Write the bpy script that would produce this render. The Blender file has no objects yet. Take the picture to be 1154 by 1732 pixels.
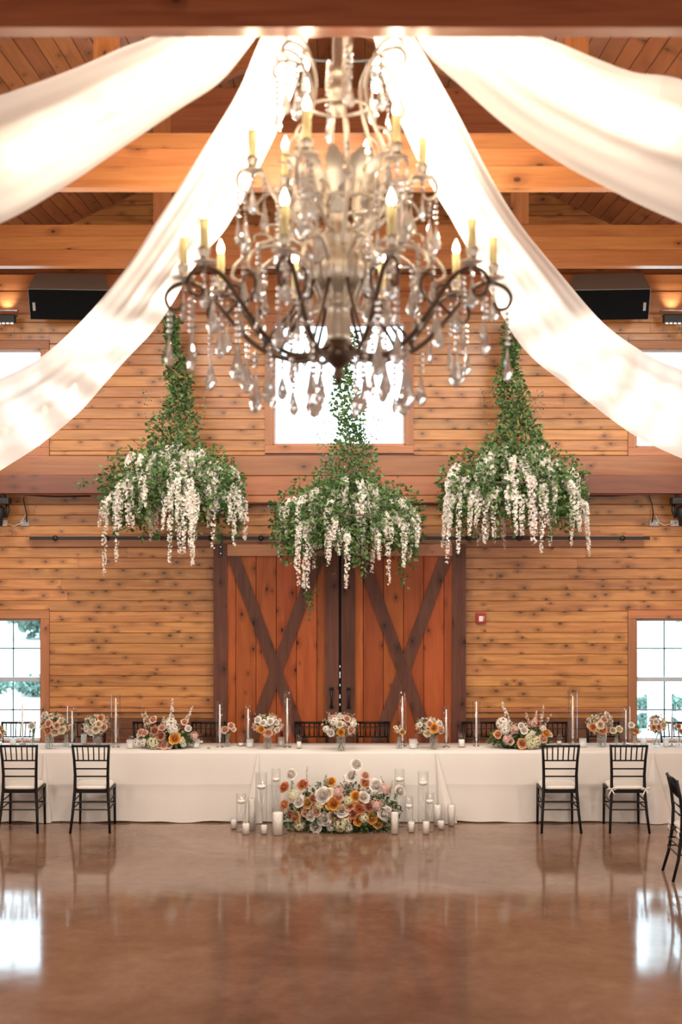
import bpy, bmesh, math, random
import numpy as np
from mathutils import Vector, Matrix

# ------------------------------------------------------------------ camera, world, lights, exposure
scene = bpy.context.scene
COL = scene.collection
CAM_H = 3.487
F = 2405.6                       # focal length in pixels of the 1154x1732 frame
cam = bpy.data.cameras.new('camera'); cam_o = bpy.data.objects.new('camera', cam); COL.objects.link(cam_o)
cam_o.location = (0, 0, CAM_H); cam_o.rotation_euler = (math.pi/2, 0, 0)
cam.sensor_fit = 'VERTICAL'; cam.sensor_height = 36; cam.lens = 50
cam.dof.use_dof = True; cam.dof.focus_distance = 16.2; cam.dof.aperture_fstop = 1.3
cam.clip_end = 300
scene.camera = cam_o
scene.view_settings.view_transform = 'Standard'; scene.view_settings.look = 'None'
scene.view_settings.gamma = 1; scene.view_settings.use_curve_mapping = False
scene.view_settings.exposure = 0.14
scene.cycles.max_bounces = 10; scene.cycles.transmission_bounces = 8; scene.cycles.transparent_max_bounces = 24
scene.cycles.caustics_reflective = False; scene.cycles.caustics_refractive = False
scene.cycles.sample_clamp_indirect = 6

world = bpy.data.worlds.new('overcast_sky'); scene.world = world; world.use_nodes = True
bg = world.node_tree.nodes['Background']; bg.inputs[0].default_value = (0.74, 0.90, 1.0, 1); bg.inputs[1].default_value = 8.0

def area(name, loc, rot, sx, sy, power, color):
    l = bpy.data.lights.new(name, 'AREA'); l.shape = 'RECTANGLE'; l.size = sx; l.size_y = sy; l.energy = power; l.color = color
    o = bpy.data.objects.new(name, l); COL.objects.link(o); o.location = loc; o.rotation_euler = rot; return o
R = math.radians
area('rear_fill', (0, -1.6, 2.4), (R(91), 0, 0), 8.0, 3.0, 260, (1.0, 0.93, 0.84))  # added front fill behind the camera; the back wall has no door
area('left_window_fill', (-5.35, 8.5, 2.6), (0, R(-90), 0), 2.0, 9.0, 190, (1.0, 0.96, 0.9))  # added area lamp for presumed side windows; this wall is closed
area('right_window_fill', (5.35, 8.5, 2.6), (0, R(90), 0), 2.0, 9.0, 190, (1.0, 0.96, 0.9))  # added likewise on the right, where no window is built
def spot(name, loc, target, power, angle, color=(1, 0.80, 0.55), size=0.12, blend=0.8):
    l = bpy.data.lights.new(name, 'SPOT'); l.energy = power; l.spot_size = R(angle); l.spot_blend = blend; l.color = color; l.shadow_soft_size = size
    o = bpy.data.objects.new(name, l); COL.objects.link(o); o.location = loc
    o.rotation_euler = (Vector(target)-Vector(loc)).to_track_quat('-Z', 'Y').to_euler(); return o
for x in (-4.2, -2.1, 0.0, 2.1, 4.2):                  # fill spots added under the third truss for the wall, the second for tables
    spot('fill_spot', (x, 14.45, 5.84), (x, 17.4, 2.4), 170, 130, (1, .88, .74), .2, 1.0)
    spot('fill_spot', (x, 10.95, 5.84), (x, 16.4, 1.2), 300, 90, (1, .89, .77), .2, 1.0)
def point(name, loc, power, color=(1, 0.78, 0.5), size=0.03):
    l = bpy.data.lights.new(name, 'POINT'); l.energy = power; l.color = color; l.shadow_soft_size = size
    o = bpy.data.objects.new(name, l); COL.objects.link(o); o.location = loc; return o

# ------------------------------------------------------------------ helpers
def P(px, py, D): return Vector(((px-577)*D/F, D, CAM_H + (866-py)*D/F))
rng = random.Random(7); nrg = np.random.default_rng(7)

class MB:
    def __init__(s): s.v = []; s.f = []
    def add(s, v, f):
        n = len(s.v); s.v += [tuple(p) for p in v]; s.f += [tuple(i+n for i in q) for q in f]; return s
    def box(s, x0, x1, y0, y1, z0, z1):
        return s.add([(x0,y0,z0),(x1,y0,z0),(x1,y1,z0),(x0,y1,z0),(x0,y0,z1),(x1,y0,z1),(x1,y1,z1),(x0,y1,z1)],
              [(0,3,2,1),(4,5,6,7),(0,1,5,4),(1,2,6,5),(2,3,7,6),(3,0,4,7)])
    def cbox(s, x0, x1, y0, y1, z0, z1, c=0.006):        # box with chamfered long edges (12 vertical-axis corners stay sharp)
        sec = [(y0+c,z0),(y1,z0),(y1,z1),(y0+c,z1),(y0,z1-c),(y0,z0+c)]
        v = [(x0,y,z) for y,z in sec]+[(x1,y,z) for y,z in sec]
        f = [(i,(i+1)%6,(i+1)%6+6,i+6) for i in range(6)]+[(5,4,3,2,1,0),(6,7,8,9,10,11)]
        return s.add(v, f)
    def bbox(s, x0,x1,y0,y1,z0,z1,c=0.01):              # fully bevelled box
        bm = bmesh.new(); bmesh.ops.create_cube(bm, size=1)
        for q in bm.verts: q.co = Vector(((x0+x1)/2+q.co.x*(x1-x0), (y0+y1)/2+q.co.y*(y1-y0), (z0+z1)/2+q.co.z*(z1-z0)))
        bmesh.ops.bevel(bm, geom=bm.edges[:], offset=c, segments=2, affect='EDGES', profile=.6)
        bm.verts.index_update(); v = [q.co[:] for q in bm.verts]; f = [[w.index for w in q.verts] for q in bm.faces]; bm.free(); return s.add(v, f)
    def tube(s, path, r, n=8, cap=True):
        path = [Vector(p) for p in path]; m = len(path); rr = r if hasattr(r, '__len__') else [r]*m
        up = None; rings = []
        for i, p in enumerate(path):
            t = (path[min(i+1,m-1)]-path[max(i-1,0)]).normalized()
            if up is None:
                up = t.orthogonal().normalized()
            up = (up - t*up.dot(t));
            up = up.normalized() if up.length > 1e-6 else t.orthogonal().normalized()
            b = t.cross(up)
            rings.append([p+(up*math.cos(a)+b*math.sin(a))*rr[i] for a in [2*math.pi*k/n for k in range(n)]])
        v = [q for g in rings for q in g]
        f = [(i*n+k, i*n+(k+1)%n, (i+1)*n+(k+1)%n, (i+1)*n+k) for i in range(m-1) for k in range(n)]
        if cap: f += [tuple(range(n-1,-1,-1)), tuple((m-1)*n+k for k in range(n))]
        return s.add(v, f)
    def lathe(s, prof, n=20, c=(0,0,0), sx=1, sy=1):
        v = [(c[0]+r*sx*math.cos(2*math.pi*k/n), c[1]+r*sy*math.sin(2*math.pi*k/n), c[2]+z) for r, z in prof for k in range(n)]
        f = [(i*n+k, i*n+(k+1)%n, (i+1)*n+(k+1)%n, (i+1)*n+k) for i in range(len(prof)-1) for k in range(n)]
        if prof[0][0] > 1e-4: f.append(tuple(range(n-1,-1,-1))) if s.caps else None
        if prof[-1][0] > 1e-4: f.append(tuple((len(prof)-1)*n+k for k in range(n))) if s.caps else None
        return s.add(v, f)
    caps = True
    def quad(s, a, b, c, d): return s.add([a,b,c,d], [(0,1,2,3)])
    def mesh(s, name, mat, smooth=False):
        me = bpy.data.meshes.new(name); me.from_pydata(s.v, [], s.f); me.update()
        if mat: me.materials.append(mat)
        if smooth: me.polygons.foreach_set('use_smooth', [True]*len(me.polygons))
        return me
    def build(s, name, mat, parent=None, smooth=False, loc=None):
        return link(name, s.mesh(name, mat, smooth), parent, loc)
def link(name, me, parent=None, loc=None):
    o = bpy.data.objects.new(name, me); COL.objects.link(o)
    if parent: o.parent = parent
    if loc: o.location = loc
    return o
def recalc(me):
    bm = bmesh.new(); bm.from_mesh(me); bmesh.ops.recalc_face_normals(bm, faces=bm.faces[:]); bm.to_mesh(me); bm.free(); return me
def thing(name, label, cat, loc=(0,0,0), rz=0, group=None):
    o = bpy.data.objects.new(name, None); COL.objects.link(o); o.location = loc; o.rotation_euler = (0,0,rz); o.empty_display_size = .1
    o['label'] = label; o['category'] = cat
    if group: o['group'] = group
    return o
def tag(o, label, cat, group=None):
    o['label'] = label; o['category'] = cat
    if group: o['group'] = group
    return o
def struct(name, loc=(0,0,0)):
    o = bpy.data.objects.new(name, None); COL.objects.link(o); o.location = loc; o['kind'] = 'structure'; return o
def stuff(o): o['kind'] = 'stuff'; return o
def dup(root, loc, rz=0, label=None):
    r = root.copy(); COL.objects.link(r); r.location = loc; r.rotation_euler = (0,0,rz)
    if label: r['label'] = label
    for ch in list(root.children):
        c = ch.copy(); COL.objects.link(c); c.parent = r
        for g in list(ch.children):
            d = g.copy(); COL.objects.link(d); d.parent = c
    return r
def npmesh(name, V, Fc, mat, smooth=False):
    me = bpy.data.meshes.new(name); V = np.asarray(V, np.float32); Fc = np.asarray(Fc, np.int32); k = Fc.shape[1]
    me.vertices.add(len(V)); me.vertices.foreach_set('co', V.ravel())
    me.loops.add(Fc.size); me.loops.foreach_set('vertex_index', Fc.ravel())
    me.polygons.add(len(Fc)); me.polygons.foreach_set('loop_start', np.arange(0, Fc.size, k, dtype=np.int32))
    try: me.polygons.foreach_set('loop_total', np.full(len(Fc), k, np.int32))
    except Exception: pass
    if smooth: me.polygons.foreach_set('use_smooth', np.ones(len(Fc), bool))
    me.update(); me.validate(); me.materials.append(mat); return me
LEAF = np.array([(0,0,0),(-.32,.38,.09),(-.20,.75,.05),(0,1,-.08),(.20,.75,.05),(.32,.38,.09)], float)
LEAF_F = np.array([(0,3,2,1),(0,5,4,3)])
SLIM = LEAF*np.array([.55,1,1])
def cloud(name, pts, size, mat, parent=None, shape=LEAF, faces=LEAF_F, out=None, jitter=1.0, loc=None):
    """many small folded blades at pts, pointing along out (plus noise)"""
    pts = np.asarray(pts, float); n = len(pts); size = np.broadcast_to(np.asarray(size, float), (n,))
    d = nrg.normal(size=(n,3))*jitter
    if out is not None: d = d + np.asarray(out)
    d /= np.linalg.norm(d, axis=1, keepdims=True)+1e-9
    u = nrg.normal(size=(n,3)); u -= d*np.sum(u*d, 1, keepdims=True); u /= np.linalg.norm(u, axis=1, keepdims=True)+1e-9
    w = np.cross(d, u)
    V = (pts[:,None,:] + size[:,None,None]*(shape[None,:,0,None]*u[:,None,:] + shape[None,:,1,None]*d[:,None,:] + shape[None,:,2,None]*w[:,None,:])).reshape(-1,3)
    m = len(shape); Fc = (faces[None] + (np.arange(n)*m)[:,None,None]).reshape(-1, faces.shape[1])
    return link(name, npmesh(name, V, Fc, mat), parent, loc)
# a floret: four petals round a point
def floret_shape():
    V = []; Fc = []
    for k in range(4):
        a = k*math.pi/2; c, s_ = math.cos(a), math.sin(a)
        for x, y, z in ((0,0,0),(.5,-.28,.14),(.72,0,.2),(.5,.28,.14)): V.append((c*x-s_*y, z, s_*x+c*y))
        Fc.append((k*4,k*4+1,k*4+2,k*4+3))
    return np.array(V, float), np.array(Fc)
FLORET, FLORET_F = floret_shape()

# ------------------------------------------------------------------ materials
def nt(name):
    m = bpy.data.materials.new(name); m.use_nodes = True; t = m.node_tree; b = t.nodes['Principled BSDF']; return m, t, b
def mat(name, col, rough=.5, metal=0, emit=None, estr=0, spec=None, coat=0, sss=0):
    m, t, b = nt(name); b.inputs['Base Color'].default_value = (*col, 1); b.inputs['Roughness'].default_value = rough; b.inputs['Metallic'].default_value = metal
    if emit: b.inputs['Emission Color'].default_value = (*emit, 1); b.inputs['Emission Strength'].default_value = estr
    if spec is not None: b.inputs['Specular IOR Level'].default_value = spec
    if coat: b.inputs['Coat Weight'].default_value = coat; b.inputs['Coat Roughness'].default_value = .1
    return m
def N(t, typ, **kw):
    n = t.nodes.new(typ)
    for k, v in kw.items():
        if hasattr(n, k): setattr(n, k, v)
        else: n.inputs[k.replace('_',' ')].default_value = v
    return n
def ramp(t, fac, stops, interp='LINEAR'):
    r = t.nodes.new('ShaderNodeValToRGB'); e = r.color_ramp.elements; r.color_ramp.interpolation = interp
    for i, (p, c) in enumerate(stops):
        q = e[i] if i < 2 else e.new(p); q.position = p; q.color = (*c, 1) if len(c) == 3 else c
    t.links.new(fac, r.inputs[0]); return r.outputs[0]
def mixc(t, fac, a, b, mode='MIX'):
    m = t.nodes.new('ShaderNodeMix'); m.data_type = 'RGBA'; m.blend_type = mode
    for s, v in ((0, fac), (6, a), (7, b)):
        if hasattr(v, 'is_linked'): t.links.new(v, m.inputs[s])
        else: m.inputs[s].default_value = v if isinstance(v, float) else (*v, 1)
    return m.outputs[2]
def math_(t, op, a, b=None):
    m = t.nodes.new('ShaderNodeMath'); m.operation = op
    for s, v in ((0, a), (1, b)):
        if v is None: continue
        if hasattr(v, 'is_linked'): t.links.new(v, m.inputs[s])
        else: m.inputs[s].default_value = v
    return m.outputs[0]
def wood(name, light, dark, axis='X', rough=.38, knots=.55, vary=.22, knotcol=(.07,.025,.008), across=16, along=1.1):
    m, t, b = nt(name); L = t.links
    pos = N(t, 'ShaderNodeNewGeometry').outputs['Position']; rnd = N(t, 'ShaderNodeObjectInfo').outputs['Random']
    sp = N(t, 'ShaderNodeSeparateXYZ'); L.new(pos, sp.inputs[0]); o = {'X':0,'Y':1,'Z':2}
    u = sp.outputs[o[axis]]; oth = [sp.outputs[i] for i in range(3) if i != o[axis]]
    v = math_(t, 'ADD', oth[0], math_(t, 'MULTIPLY', oth[1], 1.0))
    r37 = math_(t, 'MULTIPLY', rnd, 37.0)
    def vec(a, c):
        cb = N(t, 'ShaderNodeCombineXYZ'); L.new(math_(t,'ADD',math_(t,'MULTIPLY',u,a),r37), cb.inputs[0]); L.new(math_(t,'ADD',math_(t,'MULTIPLY',v,c),r37), cb.inputs[1]); L.new(r37, cb.inputs[2]); return cb.outputs[0]
    n1 = N(t, 'ShaderNodeTexNoise', Scale=1.0, Detail=4.0, Roughness=.55, Distortion=.6); L.new(vec(along, across), n1.inputs['Vector'])
    n2 = N(t, 'ShaderNodeTexNoise', Scale=1.0, Detail=3.0); L.new(vec(along*3, across*6), n2.inputs['Vector'])
    g = math_(t, 'ADD', math_(t, 'MULTIPLY', n1.outputs[0], .75), math_(t, 'MULTIPLY', n2.outputs[0], .25))
    c = ramp(t, g, [(.30, dark), (.62, light)])
    if knots:
        vo = N(t, 'ShaderNodeTexVoronoi'); vo.voronoi_dimensions = '2D'; vo.inputs['Scale'].default_value = 1.0
        nd = N(t, 'ShaderNodeTexNoise', Scale=9.0, Detail=2.0); L.new(pos, nd.inputs['Vector'])
        L.new(vec(4.0, 6.6), vo.inputs['Vector'])
        sc = N(t, 'ShaderNodeSeparateColor'); L.new(vo.outputs['Color'], sc.inputs[0])
        dist = math_(t, 'ADD', vo.outputs['Distance'], math_(t, 'MULTIPLY', math_(t, 'SUBTRACT', nd.outputs[0], .5), .12))
        size = math_(t, 'ADD', math_(t, 'MULTIPLY', sc.outputs[1], .085), .040)
        keep = math_(t, 'GREATER_THAN', sc.outputs[0], 1-knots)
        q = math_(t, 'DIVIDE', dist, size)
        core = math_(t, 'MULTIPLY', ramp(t, q, [(.0,(1,1,1)),(.6,(1,1,1)),(1.0,(0,0,0))]) , keep)
        halo = math_(t, 'MULTIPLY', math_(t, 'MULTIPLY', ramp(t, math_(t,'MULTIPLY',q,.22), [(.0,(1,1,1)),(1.0,(0,0,0))]), keep), .75)
        c = mixc(t, halo, c, tuple(d*.55 for d in dark)); c = mixc(t, core, c, knotcol)
    hs = N(t, 'ShaderNodeHueSaturation'); L.new(c, hs.inputs['Color'])
    L.new(math_(t, 'ADD', math_(t, 'MULTIPLY', rnd, 2*vary), 1-vary), hs.inputs['Value'])
    rh = math_(t, 'FRACT', math_(t, 'MULTIPLY', rnd, 17.3)); L.new(math_(t, 'ADD', math_(t, 'MULTIPLY', rh, .008), .496), hs.inputs['Hue'])
    L.new(hs.outputs[0], b.inputs['Base Color'])
    L.new(math_(t,'ADD',math_(t,'MULTIPLY',n2.outputs[0],.18),rough-.09), b.inputs['Roughness'])
    bp = N(t, 'ShaderNodeBump', Strength=.12, Distance=.004); L.new(g, bp.inputs['Height']); L.new(bp.outputs[0], b.inputs['Normal'])
    return m
def island(name, cols, rough=.5, trans=0.0, jitter=.15):
    m, t, b = nt(name); L = t.links; r = N(t, 'ShaderNodeNewGeometry').outputs['Random Per Island']
    c = ramp(t, r, [(i/max(1,len(cols)-1), k) for i, k in enumerate(cols)])
    L.new(c, b.inputs['Base Color']); b.inputs['Roughness'].default_value = rough; b.inputs['Specular IOR Level'].default_value = .3
    if trans:
        tr = N(t, 'ShaderNodeBsdfTranslucent'); L.new(c, tr.inputs[0]); mx = N(t, 'ShaderNodeMixShader'); mx.inputs[0].default_value = trans
        L.new(b.outputs[0], mx.inputs[1]); L.new(tr.outputs[0], mx.inputs[2]); L.new(mx.outputs[0], t.nodes['Material Output'].inputs[0])
    return m
def thin_glass(name, tint=(.96,.98,.98), rough=.02, refl=1.0, frost=0.0):
    m = bpy.data.materials.new(name); m.use_nodes = True; t = m.node_tree; t.nodes.clear(); L = t.links
    o = N(t, 'ShaderNodeOutputMaterial'); tr = N(t, 'ShaderNodeBsdfTransparent'); tr.inputs[0].default_value = (*tint, 1)
    gl = N(t, 'ShaderNodeBsdfGlossy'); gl.inputs['Roughness'].default_value = rough
    fr = N(t, 'ShaderNodeLayerWeight'); fr.inputs[0].default_value = .5
    fac = math_(t, 'ADD', math_(t, 'MULTIPLY', math_(t, 'POWER', fr.outputs['Facing'], 3.0), .9), .05)
    mx = N(t, 'ShaderNodeMixShader'); L.new(math_(t, 'MULTIPLY', fac, refl), mx.inputs[0]); L.new(tr.outputs[0], mx.inputs[1]); L.new(gl.outputs[0], mx.inputs[2])
    s = mx.outputs[0]
    if frost:
        d = N(t, 'ShaderNodeBsdfDiffuse'); d.inputs[0].default_value = (.85,.87,.86,1); tl = N(t, 'ShaderNodeBsdfTranslucent'); tl.inputs[0].default_value = (.85,.87,.86,1)
        a = N(t, 'ShaderNodeMixShader'); L.new(d.outputs[0], a.inputs[1]); L.new(tl.outputs[0], a.inputs[2])
        m2 = N(t, 'ShaderNodeMixShader'); m2.inputs[0].default_value = frost; L.new(s, m2.inputs[1]); L.new(a.outputs[0], m2.inputs[2]); s = m2.outputs[0]
    L.new(s, o.inputs[0]); return m
def fabric(name, col, trans=.5, rough=.9, sheer=0.0):
    m = bpy.data.materials.new(name); m.use_nodes = True; t = m.node_tree; t.nodes.clear(); L = t.links
    o = N(t, 'ShaderNodeOutputMaterial'); d = N(t, 'ShaderNodeBsdfDiffuse'); d.inputs[0].default_value = (*col,1); tl = N(t, 'ShaderNodeBsdfTranslucent'); tl.inputs[0].default_value = (*col,1)
    a = N(t, 'ShaderNodeMixShader'); a.inputs[0].default_value = trans; L.new(d.outputs[0], a.inputs[1]); L.new(tl.outputs[0], a.inputs[2]); s = a.outputs[0]
    if sheer:
        tr = N(t, 'ShaderNodeBsdfTransparent'); b = N(t, 'ShaderNodeMixShader'); b.inputs[0].default_value = sheer; L.new(s, b.inputs[1]); L.new(tr.outputs[0], b.inputs[2]); s = b.outputs[0]
    n = N(t, 'ShaderNodeTexNoise', Scale=260.0, Detail=2.0); bp = N(t, 'ShaderNodeBump', Strength=.08, Distance=.002); L.new(n.outputs[0], bp.inputs['Height']); L.new(bp.outputs[0], d.inputs['Normal'])
    L.new(s, o.inputs[0]); return m

M = {}
M['pine'] = wood('knotty_pine', (.53,.240,.078), (.28,.103,.028), 'X', .34, .74, .13, (.10,.036,.012))
M['pine_dark'] = wood('dark_stained_pine', (.20,.075,.035), (.11,.038,.018), 'X', .4, .3)
M['casing'] = wood('stained_casing', (.43,.18,.078), (.31,.115,.047), 'X', .45, .15)
M['casing_v'] = wood('stained_casing_upright', (.43,.18,.078), (.31,.115,.047), 'Z', .45, .15)
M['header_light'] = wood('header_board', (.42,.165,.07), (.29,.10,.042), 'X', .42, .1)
M['beam'] = wood('fir_beam', (.50,.20,.065), (.34,.115,.034), 'X', .32, .12, .16)
M['beam_v'] = wood('fir_post', (.50,.20,.065), (.34,.115,.034), 'Z', .5, .12, .16)
M['header'] = wood('header_beam', (.30,.105,.042), (.19,.058,.022), 'X', .32, .1)
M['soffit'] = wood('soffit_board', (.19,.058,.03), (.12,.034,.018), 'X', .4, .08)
M['deck'] = wood('roof_deck', (.34,.125,.045), (.22,.07,.022), 'Y', .4, .35)
M['door_board'] = wood('red_stained_board', (.33,.085,.024), (.21,.047,.013), 'Z', .42, .35, .22, (.03,.01,.005), 9)
M['door_dark'] = wood('dark_door_stile', (.115,.047,.030), (.068,.027,.018), 'Z', .5, .25, .12, (.02,.01,.007))
for k_ in ('door_board','door_dark'): M[k_].node_tree.nodes['Principled BSDF'].inputs['Specular IOR Level'].default_value=.2
M['black'] = mat('black_iron', (.012,.012,.013), .42, .3)
M['lacquer'] = mat('black_lacquer', (.006,.005,.005), .34, 0, spec=.25)
M['white_vinyl'] = mat('white_vinyl', (.44,.50,.56), .4)
M['muntin'] = mat('slim_muntin', (.10,.17,.19), .4)
M['pane'] = thin_glass('window_glass', (.93,.98,.98), .01, .6)
M['dark'] = mat('near_black', (.01,.012,.014), .5)
M['bolt'] = mat('steel_bolt', (.6,.6,.62), .3, 1)
M['cloth'] = fabric('ivory_tablecloth', (.77,.735,.69), .08)
M['cushion'] = fabric('ivory_cushion', (.80,.76,.70), .05)
M['wax'] = mat('white_wax', (.86,.82,.76), .5, spec=.3)
M['wax_taper'] = mat('taper_wax', (.82,.77,.72), .45)
M['mauve'] = mat('mauve_taper', (.42,.30,.30), .45)
M['glass'] = thin_glass('clear_glass', (.972,.978,.978), .02, .9)
M['water'] = thin_glass('water_surface', (.96,.97,.97), .02, .5)
M['vase'] = thin_glass('vase_glass', (.92,.94,.92), .05, .9, .16)
M['frost'] = thin_glass('frosted_glass', (.95,.97,.97), .1, .6, .55)
M['silver'] = mat('silver_metal', (.62,.60,.57), .28, 1)
M['plastic'] = mat('black_plastic', (.010,.011,.012), .5)
M['grille'] = mat('speaker_grille', (.006,.007,.008), .85, spec=.1)
M['spk'] = mat('charcoal_cabinet', (.30,.285,.26), .5)
M['led'] = mat('cool_led', (.8,.85,1), .3, 0, (.85,.9,1), 6)
M['grey'] = mat('grey_plate', (.32,.31,.32), .5, .3); M['whitep'] = mat('white_plate', (.62,.60,.57), .5)
M['red'] = mat('red_alarm', (.35,.012,.014), .35); M['wlens'] = mat('strobe_lens', (.72,.72,.70), .2)
M['logo'] = mat('grey_badge', (.40,.41,.42), .4)
M['wire'] = mat('thin_wire', (.25,.22,.20), .5, .6)
M['leaf'] = island('green_leaves', [(.030,.075,.022),(.07,.145,.042),(.12,.205,.07),(.22,.29,.12)], .45, .25)
M['leaf_grey'] = island('eucalyptus_leaves', [(.08,.12,.08),(.16,.21,.15),(.24,.29,.21)], .5, .2)
M['stem'] = mat('green_stem', (.07,.085,.03), .6)
M['wist'] = island('white_blossom', [(.86,.82,.71),(.90,.87,.79),(.88,.85,.80),(.91,.90,.86)], .6, .25)
M['wist_pink'] = island('blush_white_blossom', [(.88,.79,.74),(.90,.84,.80),(.88,.80,.77)], .6, .25)
M['filler'] = island('filler_blossom', [(.62,.50,.34),(.78,.66,.52),(.80,.72,.60),(.72,.52,.42)], .6, .2)
M['hyd'] = island('hydrangea_blossom', [(.70,.68,.40),(.78,.74,.52),(.82,.78,.62)], .6, .2)
M['pinkfl'] = island('pink_filler', [(.62,.36,.30),(.74,.48,.42),(.80,.60,.54)], .6, .2)
def rosemat(n, c):
    m, t, b = nt(n+'_petal'); b.inputs['Base Color'].default_value=(*c,1); b.inputs['Roughness'].default_value=.6; b.inputs['Specular IOR Level'].default_value=.2
    tr = N(t,'ShaderNodeBsdfTranslucent'); tr.inputs[0].default_value=(*c,1); mx = N(t,'ShaderNodeMixShader'); mx.inputs[0].default_value=.22
    t.links.new(b.outputs[0],mx.inputs[1]); t.links.new(tr.outputs[0],mx.inputs[2]); t.links.new(mx.outputs[0],t.nodes['Material Output'].inputs[0]); return m
ROSE = {'w': rosemat('white',(.84,.79,.74)), 'c': rosemat('cream',(.82,.72,.55)), 'b': rosemat('blush',(.78,.52,.40)), 'p': rosemat('peach',(.74,.40,.22)),
        'y': rosemat('golden',(.78,.40,.09)), 'm': rosemat('mauve',(.52,.25,.18)), 'o': rosemat('coral',(.72,.28,.14)), 'g': rosemat('antique',(.62,.38,.14))}
M['metal'] = mat('antique_silver', (.60,.53,.44), .42, .7)
M['bronze'] = mat('bronze_with_shade', (.10,.065,.045), .38, .8)  # on the lower arms the dark tone is backlit shade put into colour
M['sleeve'] = mat('candle_sleeve', (.82,.70,.34), .5)
M['bulb'] = mat('warm_bulb', (1,.9,.7), .3, 0, (1,.80,.52), 14)
M['sbulb'] = mat('string_bulb', (1,.9,.7), .3, 0, (1,.80,.52), 20)
m, t, b = nt('crystal'); b.inputs['Base Color'].default_value = (.97,.96,.95,1); b.inputs['Roughness'].default_value = 0; b.inputs['Transmission Weight'].default_value = 1; b.inputs['IOR'].default_value = 1.5; M['crystal'] = m
tl_=N(t,'ShaderNodeBsdfTranslucent'); tl_.inputs[0].default_value=(.95,.93,.9,1); df_=N(t,'ShaderNodeBsdfDiffuse'); df_.inputs[0].default_value=(.9,.88,.86,1)
ad_=N(t,'ShaderNodeMixShader'); t.links.new(tl_.outputs[0],ad_.inputs[1]); t.links.new(df_.outputs[0],ad_.inputs[2]); mx_=N(t,'ShaderNodeMixShader'); mx_.inputs[0].default_value=.34
t.links.new(b.outputs[0],mx_.inputs[1]); t.links.new(ad_.outputs[0],mx_.inputs[2]); t.links.new(mx_.outputs[0],t.nodes['Material Output'].inputs[0])
M['drape'] = fabric('sheer_white_drape', (.87,.85,.815), .45, sheer=.015)

# polished stained concrete
m, t, b = nt('polished_concrete'); L = t.links; pos = N(t,'ShaderNodeNewGeometry').outputs['Position']
n1 = N(t,'ShaderNodeTexNoise', Scale=.9, Detail=8.0, Roughness=.62, Distortion=.8); L.new(pos, n1.inputs['Vector'])
n2 = N(t,'ShaderNodeTexNoise', Scale=7.0, Detail=6.0, Roughness=.7); L.new(pos, n2.inputs['Vector'])
n3 = N(t,'ShaderNodeTexNoise', Scale=2.3, Detail=5.0, Roughness=.6); L.new(pos, n3.inputs['Vector'])
g = math_(t,'ADD',math_(t,'MULTIPLY',n1.outputs[0],.7),math_(t,'MULTIPLY',n2.outputs[0],.3))
c = ramp(t, g, [(.30,(.145,.078,.048)),(.5,(.235,.137,.090)),(.7,(.33,.21,.15))])
L.new(c, b.inputs['Base Color']); L.new(math_(t,'ADD',math_(t,'MULTIPLY',n3.outputs[0],.12),.03), b.inputs['Roughness'])
b.inputs['Specular IOR Level'].default_value = .38
bp = N(t,'ShaderNodeBump', Strength=.035, Distance=.02); L.new(n3.outputs[0], bp.inputs['Height']); L.new(bp.outputs[0], b.inputs['Normal'])
M['floor'] = m
def ground_mat(name, a, c_, sc):
    m, t, b = nt(name); n = N(t,'ShaderNodeTexNoise', Scale=sc, Detail=5.0); t.links.new(N(t,'ShaderNodeNewGeometry').outputs['Position'], n.inputs['Vector'])
    t.links.new(ramp(t, n.outputs[0], [(.35,a),(.65,c_)]), b.inputs['Base Color']); b.inputs['Roughness'].default_value = .9; return m
M['gravel'] = ground_mat('pale_gravel', (.50,.50,.47), (.60,.60,.56), .6)
M['plaster'] = mat('side_wall_pine', (.42,.19,.075), .5)
M['tree'] = island('distant_leaves', [(.07,.13,.12),(.12,.20,.17),(.18,.27,.22)], .7, .2)  # teal cast of distant haze put into the leaf colour
M['bark'] = mat('bark', (.10,.07,.05), .9)
M['whitecol'] = mat('white_column_paint', (.8,.82,.82), .6)

# ------------------------------------------------------------------ room shell
YW = 17.43; HALF = 5.6; RIDGE = 8.57; SL = .47
eave = RIDGE - SL*HALF
MB().box(-HALF, HALF, -2, 17.6, -.1, 0).build('floor', M['floor'])['kind'] = 'structure'
for sd, nm in ((-1,'wall_left'), (1,'wall_right')):
    w = struct(nm); a, c_ = sorted((sd*HALF, sd*(HALF+.15)))
    MB().box(a, c_, -2, 17.6, 0, eave+.05).build('wall_panel', M['plaster'], w)
bw_ = struct('wall_back')
MB().add([(-HALF,-2,0),(HALF,-2,0),(HALF,-2,eave),(0,-2,RIDGE),(-HALF,-2,eave),(-HALF,-2.15,0),(HALF,-2.15,0),(HALF,-2.15,eave),(0,-2.15,RIDGE),(-HALF,-2.15,eave)],
    [(0,1,2,3,4),(9,8,7,6,5),(0,5,6,1),(1,6,7,2),(2,7,8,3),(3,8,9,4),(4,9,5,0)]).build('wall_panel', M['plaster'], bw_)
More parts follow.
